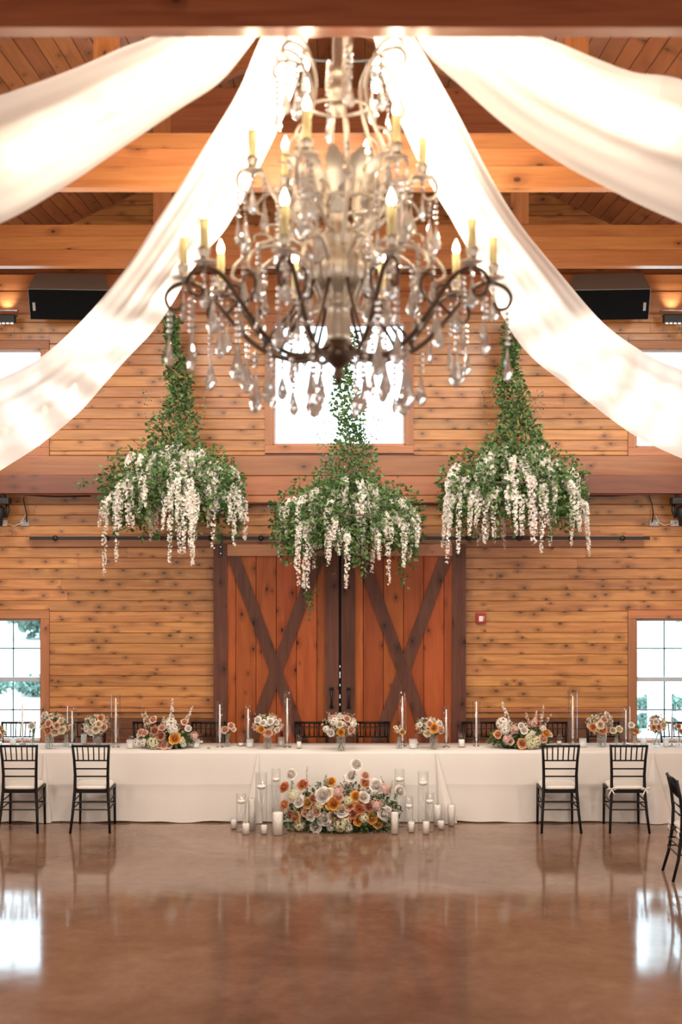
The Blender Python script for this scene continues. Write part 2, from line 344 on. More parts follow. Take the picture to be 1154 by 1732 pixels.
# ceiling: deck boards on both slopes
ceil = struct('ceiling')
slen = HALF/math.cos(math.atan(SL)); pw = .14; nb = int(slen/pw)+2; an = math.atan(SL)
for sd in (-1, 1):
    for k in range(nb):
        d0, d1 = k*pw, (k+1)*pw-.004
        pts = []
        for d, h in ((d0,0.006),(d0+.006,0),(d1-.006,0),(d1,0.006),(d1,.03),(d0,.03)):
            pts.append((sd*(d*math.cos(an)+h*math.sin(an)), RIDGE-d*math.sin(an)+h*math.cos(an)))
        v = [(x,-2,z) for x,z in pts]+[(x,17.45,z) for x,z in pts]
        f = [(i,(i+1)%6,(i+1)%6+6,i+6) for i in range(6)]+[tuple(range(6)),tuple(range(11,5,-1))]
        link('deck_board', recalc(MB().add(v,f).mesh('deck_board', M['deck'])), ceil)
    MB().quad((0,-2,RIDGE+.05),(sd*6.4,-2,RIDGE+.05-SL*6.4),(sd*6.4,17.7,RIDGE+.05-SL*6.4),(0,17.7,RIDGE+.05)).build('roof_sheathing', M['dark'], ceil)

# end wall: backing with openings, planks cut round the openings
WIN = {'window_1': (-4.74,-3.674,.675,2.183), 'window_2': (3.616,4.69,.675,2.183), 'window_3': (-4.74,-3.674,4.277,5.487),
       'window_4': (3.616,4.69,4.277,5.487), 'window_5': (-.833,.79,4.306,5.813)}
DOOR = (-1.40,1.38,0,2.95)
wall = struct('wall_far')
def cut(z0, z1, openings, lo=-HALF, hi=HALF):
    xs = [(lo,hi)]
    for a,b_,c_,d_ in openings:
        if c_ < z1-1e-4 and d_ > z0+1e-4:
            nx = []
            for p,q in xs:
                if b_<=p or a>=q: nx.append((p,q)); continue
                if a>p: nx.append((p,a))
                if b_<q: nx.append((b_,q))
            xs = nx
    return xs
ops = list(WIN.values())+[DOOR]
zs = sorted({0, eave}|{z for o in ops for z in o[2:]})
bk = MB()
for z0,z1 in zip(zs[:-1],zs[1:]):
    for a,c_ in cut(z0,z1,ops): bk.box(a,c_,17.452,17.60,z0,z1)
bk.add([(-HALF,17.452,eave),(HALF,17.452,eave),(0,17.452,RIDGE+.045),(-HALF,17.6,eave),(HALF,17.6,eave),(0,17.6,RIDGE+.045)], [(0,1,2),(5,4,3),(0,2,5,3),(1,4,5,2)])
bk.build('backing', M['pine_dark'], wall)
cas = [(a-.10,b_+.10,c_-.10,d_+.10) for a,b_,c_,d_ in WIN.values()]
blk = cas+[(-1.50,1.48,0,3.05), (-5.6,5.6,3.70,4.18)]
PITCH = .1312; z0 = 2.925-PITCH*22
k = 0
while True:
    a0 = z0+PITCH*k; a1 = a0+PITCH-.003; k += 1
    if a0 > RIDGE-.1: break
    lim = HALF if a1 < eave else (RIDGE-a1)/SL
    lo_z = max(a0, 0.0)
    def plank(x, e, za, zb_):
        dz = rng.uniform(-.0015,.0015)
        if zb_ > eave and (abs(x) > lim-.01 or abs(e) > lim-.01):       # gable boards end on the roof slope
            k_ = (zb_-za)/SL; xl = x-(k_ if x <= -lim+.01 else 0); er = e+(k_ if e >= lim-.01 else 0); m_ = MB().cbox(x, e, YW, 17.452, za, zb_, .007)
            m_.v = [((xl+(x-xl)*(p[2]-za)/(zb_-za)) if n_ < 6 else (er+(e-er)*(p[2]-za)/(zb_-za)), p[1], p[2]) for n_, p in enumerate(m_.v)]
            m_.build('plank', M['pine'], wall); return
        if e-x > .02 and zb_-za > .012: MB().cbox(x+.0008, e-.0008, YW+dz, 17.452, za, zb_, min(.007,(zb_-za)/3)).build('plank', M['pine_dark'] if a1 < 1.06 else M['pine'], wall)
    for p,q in cut(lo_z, a1, blk, -lim, lim):
        x = p
        while x < q-.01:
            ln = rng.uniform(1.3,3.4) if q-x > 3.6 else (rng.uniform(.5,1)*(q-x) if q-x > 2.2 and rng.random()<.6 else q-x)
            e = min(q, x+ln)
            if q-e < .5: e = q
            plank(x, e, lo_z, a1)
            x = e
    for b0 in blk:                                        # ripped strips above and below openings
        if lo_z < b0[3] < a1: za, zb_ = b0[3]+.001, a1
        elif lo_z < b0[2] < a1: za, zb_ = lo_z, b0[2]-.001
        else: continue
        for p,q in cut(za, zb_, blk, max(b0[0],-lim), min(b0[1],lim)): plank(p, q, za, zb_)

# chair rail
cr = struct('trim_1')
for a,c_ in ((-3.57,-1.56),(1.53,3.51)): MB().cbox(a,c_,17.395,YW,1.035,1.075,.006).build('chair_rail', M['casing'], cr)

# windows
for nm,(a,b_,c_,d_) in WIN.items():
    w = struct(nm, ((a+b_)/2, YW, c_)); ox, oz = (a+b_)/2, c_; A,B,H_ = a-ox, b_-ox, d_-c_
    low = nm in ('window_1','window_2')
    cw = .10
    MB().cbox(A-cw,B+cw,-.028,.02,H_,H_+cw,.004).build('casing', M['casing'], w)
    MB().cbox(A-cw,B+cw,-.028,.02,-cw,0,.004).build('casing', M['casing'], w)
    for s_ in (A-cw,B): MB().cbox(s_,s_+cw,-.026,.02,0,H_,.004).build('casing', M['casing_v'], w)
    jb = MB(); t_=.015
    jb.box(A,A+t_,0,.1,0,H_).box(B-t_,B,0,.1,0,H_).box(A,B,0,.1,0,t_).box(A,B,0,.1,H_-t_,H_); jb.build('jamb', M['casing_v'], w)
    fr = MB(); fw=.028
    fr.box(A+t_,A+fw,.07,.12,t_,H_-t_).box(B-fw,B-t_,.07,.12,t_,H_-t_).box(A+fw,B-fw,.07,.12,t_,fw).box(A+fw,B-fw,.07,.12,H_-fw-.01,H_-t_)
    fr.build('sash_frame', M['white_vinyl'], w)
    if low:
        hm = H_/2
        MB().cbox(A+fw,B-fw,.06,.11,hm-.028,hm+.028,.005).build('meeting_rail', M['white_vinyl'], w)
        W3 = (B-A-2*fw)/3
        for z_a,z_b,yy in ((fw,hm-.028,.095),(hm+.028,H_-fw,.105)):
            for i in (1,2): MB().box(A+fw+W3*i-.008,A+fw+W3*i+.008,yy-.012,yy-.002,z_a,z_b).build('muntin', M['muntin'], w)
            MB().box(A+fw,B-fw,yy-.012,yy-.002,(z_a+z_b)/2-.008,(z_a+z_b)/2+.008).build('muntin', M['muntin'], w)
            for i in range(3):
                for j in range(2):
                    hz=(z_b-z_a)/2; x0=A+fw+W3*i; zz=z_a+hz*j
                    MB().quad((x0,yy,zz),(x0+W3,yy,zz),(x0+W3,yy,zz+hz),(x0,yy,zz+hz)).build('pane', M['pane'], w)
    else:
        MB().quad((A+fw,.1,fw),(B-fw,.1,fw),(B-fw,.1,H_-fw),(A+fw,.1,H_-fw)).build('pane', M['pane'], w)

# header, soffits, ledge
hd = struct('trim_2')
MB().cbox(-HALF,HALF,17.34,YW,3.93,4.175,.008).build('header_board', M['header_light'], hd)
MB().cbox(-HALF,HALF,17.335,YW,3.69,3.926,.008).build('header_board', M['header_light'], hd)
MB().cbox(-1.95,2.12,17.26,17.44,3.60,3.685,.006).build('ledge_board', M['header_light'], hd)
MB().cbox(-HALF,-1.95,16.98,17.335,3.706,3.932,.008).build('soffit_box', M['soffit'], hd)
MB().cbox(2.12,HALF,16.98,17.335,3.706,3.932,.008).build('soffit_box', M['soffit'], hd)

# ------------------------------------------------------------------ roof trusses
ZB = 5.905
def truss(n, y, depth, wood_='beam'):
    t_ = struct(n); h = .405
    def xr(z): return min(HALF, (RIDGE-z)/SL)-.02
    nl = 3; hs = [ .0, .16, .29, h]
    for i in range(nl):
        za, zb_ = ZB+hs[i]+.002, ZB+hs[i+1]
        x0, x1 = xr(za), xr(zb_)
        v = [(-x0,y,za),(x0,y,za),(x1,y,zb_),(-x1,y,zb_)]; v += [(p[0],y+depth,p[2]) for p in v]
        MB().add(v,[(0,1,2,3),(7,6,5,4),(0,4,5,1),(2,6,7,3),(1,5,6,2),(0,3,7,4)]).build('bottom_chord', M[wood_], t_)
    for s_ in (-1,1):
        x = s_*1.76; top = RIDGE-SL*1.76-.03
        MB().box(x-.088,x+.088,y+.012,y+depth-.01,ZB+h,top-.02).build('queen_post', M['beam_v'], t_)
        v=[]; 
        for yy in (y+.02,y+depth-.015):
            v += [(s_*.02,yy,RIDGE-.03),(s_*4.75,yy,RIDGE-.03-SL*4.75),(s_*4.75,yy,RIDGE-.28-SL*4.75),(s_*.02,yy,RIDGE-.28)]
        link('rafter', recalc(MB().add(v,[(0,1,2,3),(7,6,5,4),(0,4,5,1),(1,5,6,2),(2,6,7,3),(3,7,4,0)]).mesh('rafter', M['beam'])), t_)
    MB().box(-1.67,1.67,y+.015,y+depth-.012,7.22,7.66).build('collar_beam', M['header'], t_)
    return t_
truss('trim_3', 7.10, .145, 'header'); truss('trim_4', 10.6, .16); truss('trim_5', 13.98, .17)
wc = struct('trim_6')      # bottom chord on the end wall
MB().cbox(-HALF,HALF,17.22,YW,5.905,6.16,.008).build('bottom_chord', M['beam'], wc)
MB().cbox(-HALF,HALF,17.23,YW,6.163,6.37,.008).build('bottom_chord', M['beam'], wc)

# ------------------------------------------------------------------ sliding barn doors
def barn_door(name, x0, x1, hang_x, handle_x):
    d = struct(name, ((x0+x1)/2, 17.27, .015)); W2 = (x1-x0)/2; H_ = 3.08; sw=.165
    n=6; bw=(2*W2-.04)/n
    for i in range(n):
        a=-W2+.02+bw*i
        v=[(a+.002,.004,.02),(a+.006,0,.02),(a+bw-.006,0,.02),(a+bw-.002,.004,.02),(a+bw-.002,.03,.02),(a+.002,.03,.02)]
        v=v+[(p[0],p[1],H_-.02) for p in v]
        MB().add(v,[(i_,(i_+1)%6,(i_+1)%6+6,i_+6) for i_ in range(6)]+[(5,4,3,2,1,0),(6,7,8,9,10,11)]).build('board', M['door_board'], d)
    for a in (-W2, W2-sw): MB().box(a,a+sw,-.035,-.001,0,H_).build('stile', M['door_dark'], d)
    MB().box(-W2+sw+.002,W2-sw-.002,-.034,-.001,H_-.14,H_-.0).build('rail', M['casing'], d)
    MB().box(-W2+sw+.002,W2-sw-.002,-.034,-.001,0,.14).build('rail', M['door_dark'], d)
    xa=W2-sw-.002; za,zb_=.142,H_-.142; hw=.078
    def brace(sg, y0):                                    # clipped diagonal between opposite corners
        p0=Vector((-sg*(xa-.07),0,zb_)); p1=Vector((sg*(xa-.07),0,za)); dr=(p1-p0).normalized(); nn=Vector((dr.z,0,-dr.x))*hw
        hx=hw/abs(dr.z)
        q=[(p0.x-hx,p0.z),(p0.x+hx,p0.z),(p1.x+hx,p1.z),(p1.x-hx,p1.z)]
        q=[(max(-xa,min(xa,x)),z) for x,z in q]
        v=[(x,y0,z) for x,z in q]+[(x,-.001,z) for x,z in q]
        link('brace', recalc(MB().add(v,[(0,1,2,3),(7,6,5,4),(0,4,5,1),(1,5,6,2),(2,6,7,3),(3,7,4,0)]).mesh('brace', M['door_dark'])), d)
    brace(1,-.0345); brace(-1,-.028)
    hx=hang_x-(x0+x1)/2
    st=MB().bbox(hx-.022,hx+.022,-.043,-.036,H_-.16,H_+.14,.003).build('hanger_strap', M['black'], d)
    for dz in (-.11,-.03): MB().lathe([(.009,0),(.009,.006),(0,.008)],8).build('bolt', M['bolt'], st).matrix_local=Matrix.Translation((hx,-.044,H_+dz))@Matrix.Rotation(R(90),4,'X')
    hd_=handle_x-(x0+x1)/2; hb=MB()
    hb.bbox(hd_-.03,hd_+.03,-.042,-.036,1.085,1.13,.003).bbox(hd_-.03,hd_+.03,-.042,-.036,1.31,1.355,.003)
    hb.tube([(hd_,-.042,1.11),(hd_,-.075,1.14),(hd_,-.082,1.22),(hd_,-.075,1.30),(hd_,-.042,1.335)],.013,8)
    hb.build('handle', M['black'], d, True)
    return d
barn_door('door_1', -1.545, -.028, -1.457, -.115)
barn_door('door_2', .004, 1.515, 1.415, .093)
pd_ = struct('door_gap_backing')
MB().box(-1.40,-.0145,17.50,17.54,0,2.95).build('dark_backing', M['dark'], pd_); MB().box(-.0115,1.38,17.50,17.54,0,2.95).build('dark_backing', M['dark'], pd_)  # dark panels added behind the sliding doors so their gap reads black
for za,zb_ in ((0,.95),(1.02,1.10),(1.13,1.19),(1.24,1.34),(1.37,1.44),(1.52,1.57),(1.60,2.95)): MB().box(-.0145,-.0115,17.505,17.535,za,zb_).build('slit_blocker', M['dark'], pd_)  # added strips block the slit, leaving small glints of outside

tr = thing('barn_door_track', 'black iron sliding door rail on a wooden backer board above the barn doors', 'door rail', (0,17.3,3.05))
MB().cbox(-3.80,3.70,.085,.13,.01,.17,.005).build('backer_board', M['casing'], tr)
MB().bbox(-3.79,3.76,.0,.012,.098,.138,.003).build('rail', M['black'], tr)
for px in (95,182,270,357,442,530,617,705,792,878,966,1052):
    x=(px-577)/138.6; MB().lathe([(.014,-.085),(.014,.0),(.034,.0),(.034,.012),(.02,.02),(0,.02)],10).build('standoff', M['black'], tr, True).matrix_local=Matrix.Translation((x,0,.118))@Matrix.Rotation(R(90),4,'X')

# ------------------------------------------------------------------ outdoors
MB().box(-45,45,17.62,120,-.4,-.3).build('ground', M['gravel'])['kind']='structure'
def tree(name, label, cat, x, y, h, rx, n, size, trunk=True):
    t_ = thing(name, label, cat, (x,y,-.3))
    u = nrg.normal(size=(n,3)); u/=np.linalg.norm(u,axis=1,keepdims=True); u*= (nrg.random((n,1))**.4)
    cloud('crown' if trunk else 'leaves', u*np.array([rx,rx*.8,h*.49])+np.array([0,0,h*.5+.02]), size*(.6+.8*nrg.random(n)), M['tree'], t_)
    if trunk: MB().tube([(0,0,0),(0,0,h*.4),(.1,0,h*.7)],[.2,.16,.08],8).build('trunk', M['bark'], t_, True)
for i,(x,y,h,rx) in enumerate(((-8.7,42.5,3.2,1.5),(-12.0,43.5,3.0,1.6),(-15.6,44.5,4.6,1.7),(10.15,37,5.2,1.6),(7.2,48,2.4,1.0))):
    tree('tree', ('bushy tree far outside the lower left window, next to the inner casing','second far tree outside the lower left window, beyond the muntin','tall far tree outside, mostly behind the left window casing','tall teal green tree outside the lower right window, past the white column','short far tree outside the right window, behind the white column')[i],
         'tree', x, y, h, rx, 4200, .24)
for i,(x,y,h,w) in enumerate(((-6.25,29.3,.40,.52),(-7.5,29.6,.28,.70),(6.1,27.3,.24,.5),(7.2,27.6,.26,.55),(5.4,24.6,.28,.45),(6.35,24.3,.32,.48))):
    tree('shrub', ('low round shrub outside the left window beside the casing','low round shrub outside the left window beyond the muntin','low shrub outside the right window at the foot of the white column','low shrub outside the right window beyond the column','nearest low shrub outside the right window, next to the casing','nearest low shrub outside the right window, beyond the muntin')[i],
         'shrub', x, y, h, w, 1300, .085, False)
t_ = thing('porch_column', 'white painted porch column standing outside the lower window', 'column', (5.15,23.0,-.3))
MB().box(-.16,.16,-.16,.16,.25,4.2).build('shaft', M['whitecol'], t_); MB().bbox(-.24,.24,-.24,.24,0,.25,.02).build('plinth', M['whitecol'], t_); MB().bbox(-.23,.23,-.23,.23,4.2,4.4,.02).build('capital', M['whitecol'], t_)

# ------------------------------------------------------------------ wall fixtures
def speaker(x, side, label):
    s = thing('wall_speaker', label, 'speaker', (x,17.02,6.07), 0)
    q = Matrix.Rotation(R(-6*side),4,'Z')@Matrix.Rotation(R(38),4,'X')
    W2,Dp,Hh=.47,.20,.205
    v=[(-W2,-Dp,-Hh),(W2,-Dp,-Hh),(W2,-Dp,Hh),(-W2,-Dp,Hh),(-W2*.87,Dp,-Hh*.95),(W2*.87,Dp,-Hh*.95),(W2*.87,Dp,Hh*.95),(-W2*.87,Dp,Hh*.95)]
    b_=MB().add([q@Vector(p) for p in v],[(0,1,2,3),(7,6,5,4),(0,4,5,1),(1,5,6,2),(2,6,7,3),(3,7,4,0)]).build('cabinet', M['spk'], s)
    g_=MB().bbox(-W2+.008,W2-.008,-Dp-.022,-Dp-.002,-Hh+.008,Hh-.008,.006); g_.v=[tuple(q@Vector(p)) for p in g_.v]; gr=g_.build('grille', M['grille'], s)
    l_=MB().box(-.016,.016,-Dp-.028,-Dp-.0225,-.055,.055); lx=-W2+.06 if side<0 else W2-.06
    l_.v=[tuple(q@(Vector(p)+Vector((lx,0,-.02)))) for p in l_.v]; l_.build('badge', M['logo'], gr)
    MB().tube([(0,.12,.05),(0,.2,.1),(0,.2,.0)],.02,8).build('bracket', M['plastic'], s)
speaker(-3.24,-1,'black wedge loudspeaker tilted down from the wall beam above the upper left window'); speaker(3.20,1,'black wedge loudspeaker tilted down from the wall beam above the upper right window')
def flood(x,label):
    s = thing('flood_light', label, 'flood light', (x,17.14,5.80))
    b_=MB().bbox(-.115,.115,-.06,.05,-.035,.065,.012).build('housing', M['plastic'], s)
    for i in range(4): MB().lathe([(.017,-.006),(.014,.0),(0,.002)],10,(-.075+.05*i,-.02,-.04)).build('led_lens', M['led'], s)
    MB().tube([(-.13,0,.02),(-.13,.03,.12),(.13,.03,.12),(.13,0,.02)],.008,6).build('bracket', M['bolt'], s)
    MB().tube([(.09,.0,-.03),(.10,.02,-.12),(.07,.04,-.2)],.004,6).build('power_lead', M['wire'], s)
    spot('flood_lamp', (x,17.1,5.9), (x,17.5,6.5), 8, 75, (1,.95,.85), .03); spot('flood_lamp', (x,17.08,5.74), (x,17.45,4.6), 14, 70, (1,.92,.75), .03)
flood(-4.04,'small black flood light on a bracket below the left loudspeaker'); flood(4.0,'small black flood light on a bracket below the right loudspeaker')
def moving(x,label):
    s = thing('moving_head_light', label, 'stage light', (x,17.12,3.70))
    MB().bbox(-.155,.155,-.09,.09,-.12,-.045,.012).build('base', M['plastic'], s)
    cl=MB().bbox(-.10,-.06,-.03,.03,-.045,.0,.004).bbox(.06,.10,-.03,.03,-.045,.0,.004); cl.build('clamp', M['plastic'], s)
    y_=MB().tube([(-.12,0,-.12),(-.13,0,-.2),(-.10,0,-.28)],.022,8).tube([(.12,0,-.12),(.13,0,-.2),(.10,0,-.28)],.022,8); y_.build('yoke', M['plastic'], s, True)
    MB().lathe([(.04,-.385),(.062,-.38),(.07,-.30),(.098,-.26),(.095,-.17),(.05,-.135)],16).build('head', M['plastic'], s, True)
    MB().lathe([(0,-.378),(.045,-.388),(.05,-.38)],16).build('lens', M['grey'], s, True)
    MB().box(-.02,.05,-.096,-.091,-.1,-.07).build('display', M['logo'], s)
moving(-4.14,'black moving head stage light under the soffit above the left window'); moving(4.13,'black moving head stage light under the soffit above the right window')
def plate(px,m_,label,holes):
    x=(px-577)/138; s=thing('outlet_plate',label,'outlet',(x,17.415,3.353)); MB().bbox(-.058,.058,-.012,.013,-.038,.038,.005).build('plate',M[m_],s)
    for h in holes: MB().lathe([(.014,0),(.012,.006),(0,.007)],8).build('socket',M['grey' if m_=='whitep' else 'whitep'],s).matrix_local=Matrix.Translation((h,-.012,0))@Matrix.Rotation(R(90),4,'X')
plate(42.5,'grey','grey outlet plate on the planks beside the left stage light',(-.025,.025)); plate(1106.5,'grey','grey outlet plate on the planks with a black cable, right of the door rail end',(-.025,.025))
plate(5,'whitep','white outlet plate on the planks under the left stage light',(0,)); plate(1142,'whitep','white outlet plate on the planks under the right stage light',(0,))
for sd,l in ((-1,'left'),(1,'right')):
    xw=lambda px:(px-577)/139.5
    if sd<0: pts=[(150,839),(90,840),(38,837),(36,845),(41,866),(42,884)]
    else: pts=[(960,838),(1030,839),(1100,836),(1106,850),(1109,868),(1107,884)]
    tag(MB().tube([(xw(a),17.36,CAM_H+(866-b_)/139.5) for a,b_ in pts],.008,6).build('power_cable',M['plastic'],None,True),'black power cable along the underside of the %s soffit'%l,'cable')
    pts=[(40,868),(32,885),(20,890),(8,886)] if sd<0 else [(1113,871),(1119,884),(1128,889),(1143,886)]
    tag(MB().tube([(xw(a),17.375,CAM_H+(866-b_)/139.5) for a,b_ in pts],.005,6).build('white_cord',M['whitep'],None,True),'thin white cord looping to the white outlet under the %s stage light'%l,'cord')
al = thing('fire_alarm','red fire alarm strobe box on the pine wall beside the barn door','fire alarm',((813-577)/138,17.415,CAM_H+(866-1045)/138))
MB().bbox(-.06,.06,-.045,.013,-.065,.065,.008).build('housing',M['red'],al)
MB().bbox(-.028,.022,-.068,-.046,-.04,.025,.008).build('strobe_lens',M['wlens'],al)
cu=bpy.data.curves.new('fire_lettering','FONT'); cu.body='FIRE'; cu.size=.032; cu.align_x='CENTER'; cu.extrude=.0005; cu.materials.append(M['wlens'])
tmp=bpy.data.objects.new('lettering_source',cu); COL.objects.link(tmp); dg=bpy.context.evaluated_depsgraph_get(); fme=bpy.data.meshes.new_from_object(tmp.evaluated_get(dg)); bpy.data.objects.remove(tmp); fo=bpy.data.objects.new('lettering',fme); COL.objects.link(fo); fo.parent=al; fo.matrix_local=Matrix.Translation((.042,-.0462,0))@Matrix.Rotation(R(90),4,'X')@Matrix.Rotation(R(90),4,'Z')

# ------------------------------------------------------------------ tables and cloths
TZ=.788; YF,YB=15.97,16.62
def table(x0,x1,label,clabel,folds=(),bulge=.055):
    cx=(x0+x1)/2; w=(x1-x0)/2-.02
    t_=thing('banquet_table',label,'table',(cx,(YF+YB)/2,0))
    MB().bbox(-w,w,-.29,.29,TZ-.045,TZ-.012,.006).build('tabletop',M['whitep'],t_)
    for a in (-1,1):
        for c_ in (-1,1): MB().tube([(a*(w-.15),c_*.24,0),(a*(w-.15),c_*.24,TZ-.045)],.014,8).build('leg',M['grey'],t_)
    c=thing('tablecloth',clabel,'tablecloth',(cx,YF,0))
    # profile across: back hem -> top -> front hem
    zo_=.0012 if 'long' in clabel else 0; nx=int((x1-x0)/.03); V=[];Fc=[]
    prof=[('b',.02),('b',.4),('b',.75)]+[('t',u) for u in (1,.66,.33,0)]+[('f',u) for u in (.0,.02,.06,.12,.2,.3,.40,.455,.465,.48,.6,.72,.82,.9,.96,1.0)]
    ph=1.3
    for i in range(nx+1):
        x=-w-.02+(2*w+.04)*i/nx; X=x+cx
        wv=.010*math.sin(X*3.1+ph)+.007*math.sin(X*7.3+1+ph)+.005*math.sin(X*15+2*ph)
        hem=.012+.010*(math.sin(X*5.1+ph)+math.sin(X*11.7))*.5
        for kd,u in prof:
            if kd=='b': V.append((x,YB-YF-.005+.01,u*TZ+zo_))
            elif kd=='t': V.append((x,(YB-YF)*u if u<1 else YB-YF,TZ+zo_))
            else:
                z=TZ+zo_-.004-(TZ-.006-max(hem,.004))*u; cr_=.0022 if .45<u<.47 else 0
                V.append((x,-.004-abs(min(u*8,1))*.004-wv*u*1.2-.012*u-cr_,z))
    m_=len(prof)
    for i in range(nx):
        for j in range(m_-1): Fc.append((i*m_+j,i*m_+j+1,(i+1)*m_+j+1,(i+1)*m_+j))
    sk=MB().add(V,Fc).build('skirt',M['cloth'],c,True)
    for (fx,wb,lean) in folds:                              # corner folds of gathered cloth at the joint
        V=[];nz=14;na=9
        for j in range(nz+1):
            u=j/nz; z=(TZ-.003)*(1-u)+.006*u; hw=.012+wb*u**1.25
            for k_ in range(na+1):
                a=math.pi*k_/na
                V.append((fx-cx+lean*u-hw*math.cos(a),-.012-.02*u-(.012+bulge*u)*math.sin(a)*(1+.35*math.sin(a*5)*u),z))
        MB().add(V,[(j*(na+1)+k_,j*(na+1)+k_+1,(j+1)*(na+1)+k_+1,(j+1)*(na+1)+k_) for j in range(nz) for k_ in range(na)]).build('corner_fold',M['cloth'],c,True)
table(-5.2,-3.33,'banquet table at the end of the row under cloth, below the left window','ivory cloth of the end table below the left window')
table(-3.33,-.963,'long banquet table left of the floor flowers, under cloth','long ivory tablecloth left of the floor flowers, two chairs in front',((-3.33,.07,.0),),.015)
table(-.963,1.068,'middle banquet table behind the floor flowers','ivory tablecloth of the middle table behind the floor flowers',((-.93,.10,-.06),(1.07,.09,.13)))
table(1.068,3.423,'long banquet table right of the floor flowers, under cloth','long ivory tablecloth right of the floor flowers, two chairs in front')
table(3.423,5.2,'banquet table at the end of the row under cloth, below the right window','ivory cloth of the end table below the right window',((3.50,.20,.03),))

# ------------------------------------------------------------------ chairs
def make_chair(label):
    t_=thing('chiavari_chair',label,'chair')
    for s_ in (-1,1):
        MB().tube([(s_*.215,-.29,0),(s_*.198,-.235,.2),(s_*.18,-.20,.45),(s_*.178,-.195,.62),(s_*.186,-.215,.8),(s_*.198,-.25,.955)],[.014,.016,.0175,.0165,.015,.0145],8).build('back_leg',M['lacquer'],t_,True)
        MB().tube([(s_*.195,.19,0),(s_*.192,.19,.2),(s_*.19,.185,.44)],[.013,.015,.017],8).build('front_leg',M['lacquer'],t_,True)
        MB().tube([(s_*.203,-.25,.25),(s_*.193,.19,.25)],.008,6).tube([(s_*.198,-.235,.33),(s_*.192,.19,.33)],.008,6).build('side_stretcher',M['lacquer'],t_)
    MB().tube([(-.205,-.252,.942),(.205,-.252,.942)],.0135,8).build('top_rail',M['lacquer'],t_,True)
    b_=MB()
    for z,x,y in ((.778,.186,-.212),(.687,.182,-.202),(.603,.178,-.196)): MB().tube([(-x,y,z),(x,y,z)],.0085,8).build('back_rail',M['lacquer'],t_,True)
    for i in range(6):
        x=-.15+.06*i
        if i<6: MB().tube([(x*.95,-.212,.778),(x*.97,-.228,.86),(x,-.25,.94)],.0075,6).build('spindle',M['lacquer'],t_,True)
    MB().tube([(-.2,-.245,.25),(.2,-.245,.25)],.008,6).build('rear_stretcher',M['lacquer'],t_); MB().tube([(-.2,-.235,.33),(.2,-.235,.33)],.008,6).build('rear_stretcher',M['lacquer'],t_)
    MB().tube([(-.19,.19,.25),(.19,.19,.25)],.008,6).build('front_stretcher',M['lacquer'],t_)
    # seat frame: slightly wider at the front
    v=[(-.19,-.215),(.19,-.215),(.205,.205),(-.205,.205)]
    sm=MB().add([(x,y,.425) for x,y in v]+[(x,y,.452) for x,y in v],[(3,2,1,0),(4,5,6,7),(0,1,5,4),(1,2,6,5),(2,3,7,6),(3,0,4,7)]); sm.build('seat',M['lacquer'],t_)
    # cushion: rounded pad
    V=[];n=28
    for r_,z in ((.80,.453),(1.0,.462),(1.03,.478),(1.0,.492),(.88,.501),(.5,.506),(.02,.507)):
        for k_ in range(n):
            a=2*math.pi*k_/n; c_,s_=math.cos(a),math.sin(a); e=.35
            V.append((.195*r_*math.copysign(abs(c_)**e,c_),-.004+.195*r_*math.copysign(abs(s_)**e,s_),z))
    MB().add(V,[(i*n+k_,i*n+(k_+1)%n,(i+1)*n+(k_+1)%n,(i+1)*n+k_) for i in range(6) for k_ in range(n)]+[tuple(range(n-1,-1,-1)),tuple(6*n+k_ for k_ in range(n))]).build('cushion',M['cushion'],t_,True)
    return t_
def ties(t_,sides=(-1,1)):
    for s_ in sides:
        x=s_*.185; b_=MB()
        b_.tube([(x,-.225,.47),(x-.03,-.24,.485),(x-.05,-.235,.47),(x-.02,-.235,.462)],[.008,.010,.008,.006],6)
        b_.tube([(x,-.225,.47),(x+.03,-.24,.487),(x+.055,-.235,.475),(x+.02,-.235,.462)],[.008,.010,.008,.006],6)
        b_.tube([(x,-.228,.47),(x-.025,-.24,.42),(x-.035,-.235,.39)],[.006,.008,.007],6).tube([(x,-.228,.47),(x+.02,-.24,.43),(x+.04,-.235,.41)],[.006,.008,.007],6)
        b_.build('cushion_tie',M['cushion'],t_,True)
FR='black chiavari chairs in front of the tables'
c0=make_chair('black chiavari chair in front of the cloth, below the left window'); c0['group']=FR; c0.location=(-3.506,15.71,0)
CH=[((-2.723,15.71,0),0,'black chiavari chair in front of the long left cloth, below the rounded bouquet'),
    ((2.391,15.71,0),0,'black chiavari chair in front of the cloth, next to the long flower arrangement, no bows'),
    ((3.132,15.71,0),0,'black chiavari chair in front of the cloth with white bows, below the right window casing'),
    ((3.42,13.62,0),R(-90),'black chiavari chair turned sideways, nearest of all, cut by the right edge')]
for i,(l,r_,lb) in enumerate(CH):
    o=dup(c0,l,r_,lb); o['group']=FR
    if i>=2: ties(o)
BK='black chiavari chairs behind the tables'
for px,lb in ((25,'black chair behind the end table, in front of the left window glass'),(147,'black chair behind the table, behind the rounded bouquet beside the left window'),(250,'black chair behind the left long flower arrangement'),
              (350,'black chair behind the table between the left long arrangement and a glass cylinder'),(527,'black chair behind the middle table under the left door handle'),(631,'black chair behind the middle table under the right door handle'),
              (813,'black chair behind the table beside the right long flower arrangement, towards the doors'),(935,'black chair behind the table beside the right long arrangement, towards the window'),(1025,'black chair behind the bouquet of orange roses beside the right window'),(1150,'black chair behind the end table, in front of the right window glass')):
    o=dup(c0,((px-577)*16.98/F,16.93,0),R(180),lb); o['group']=BK

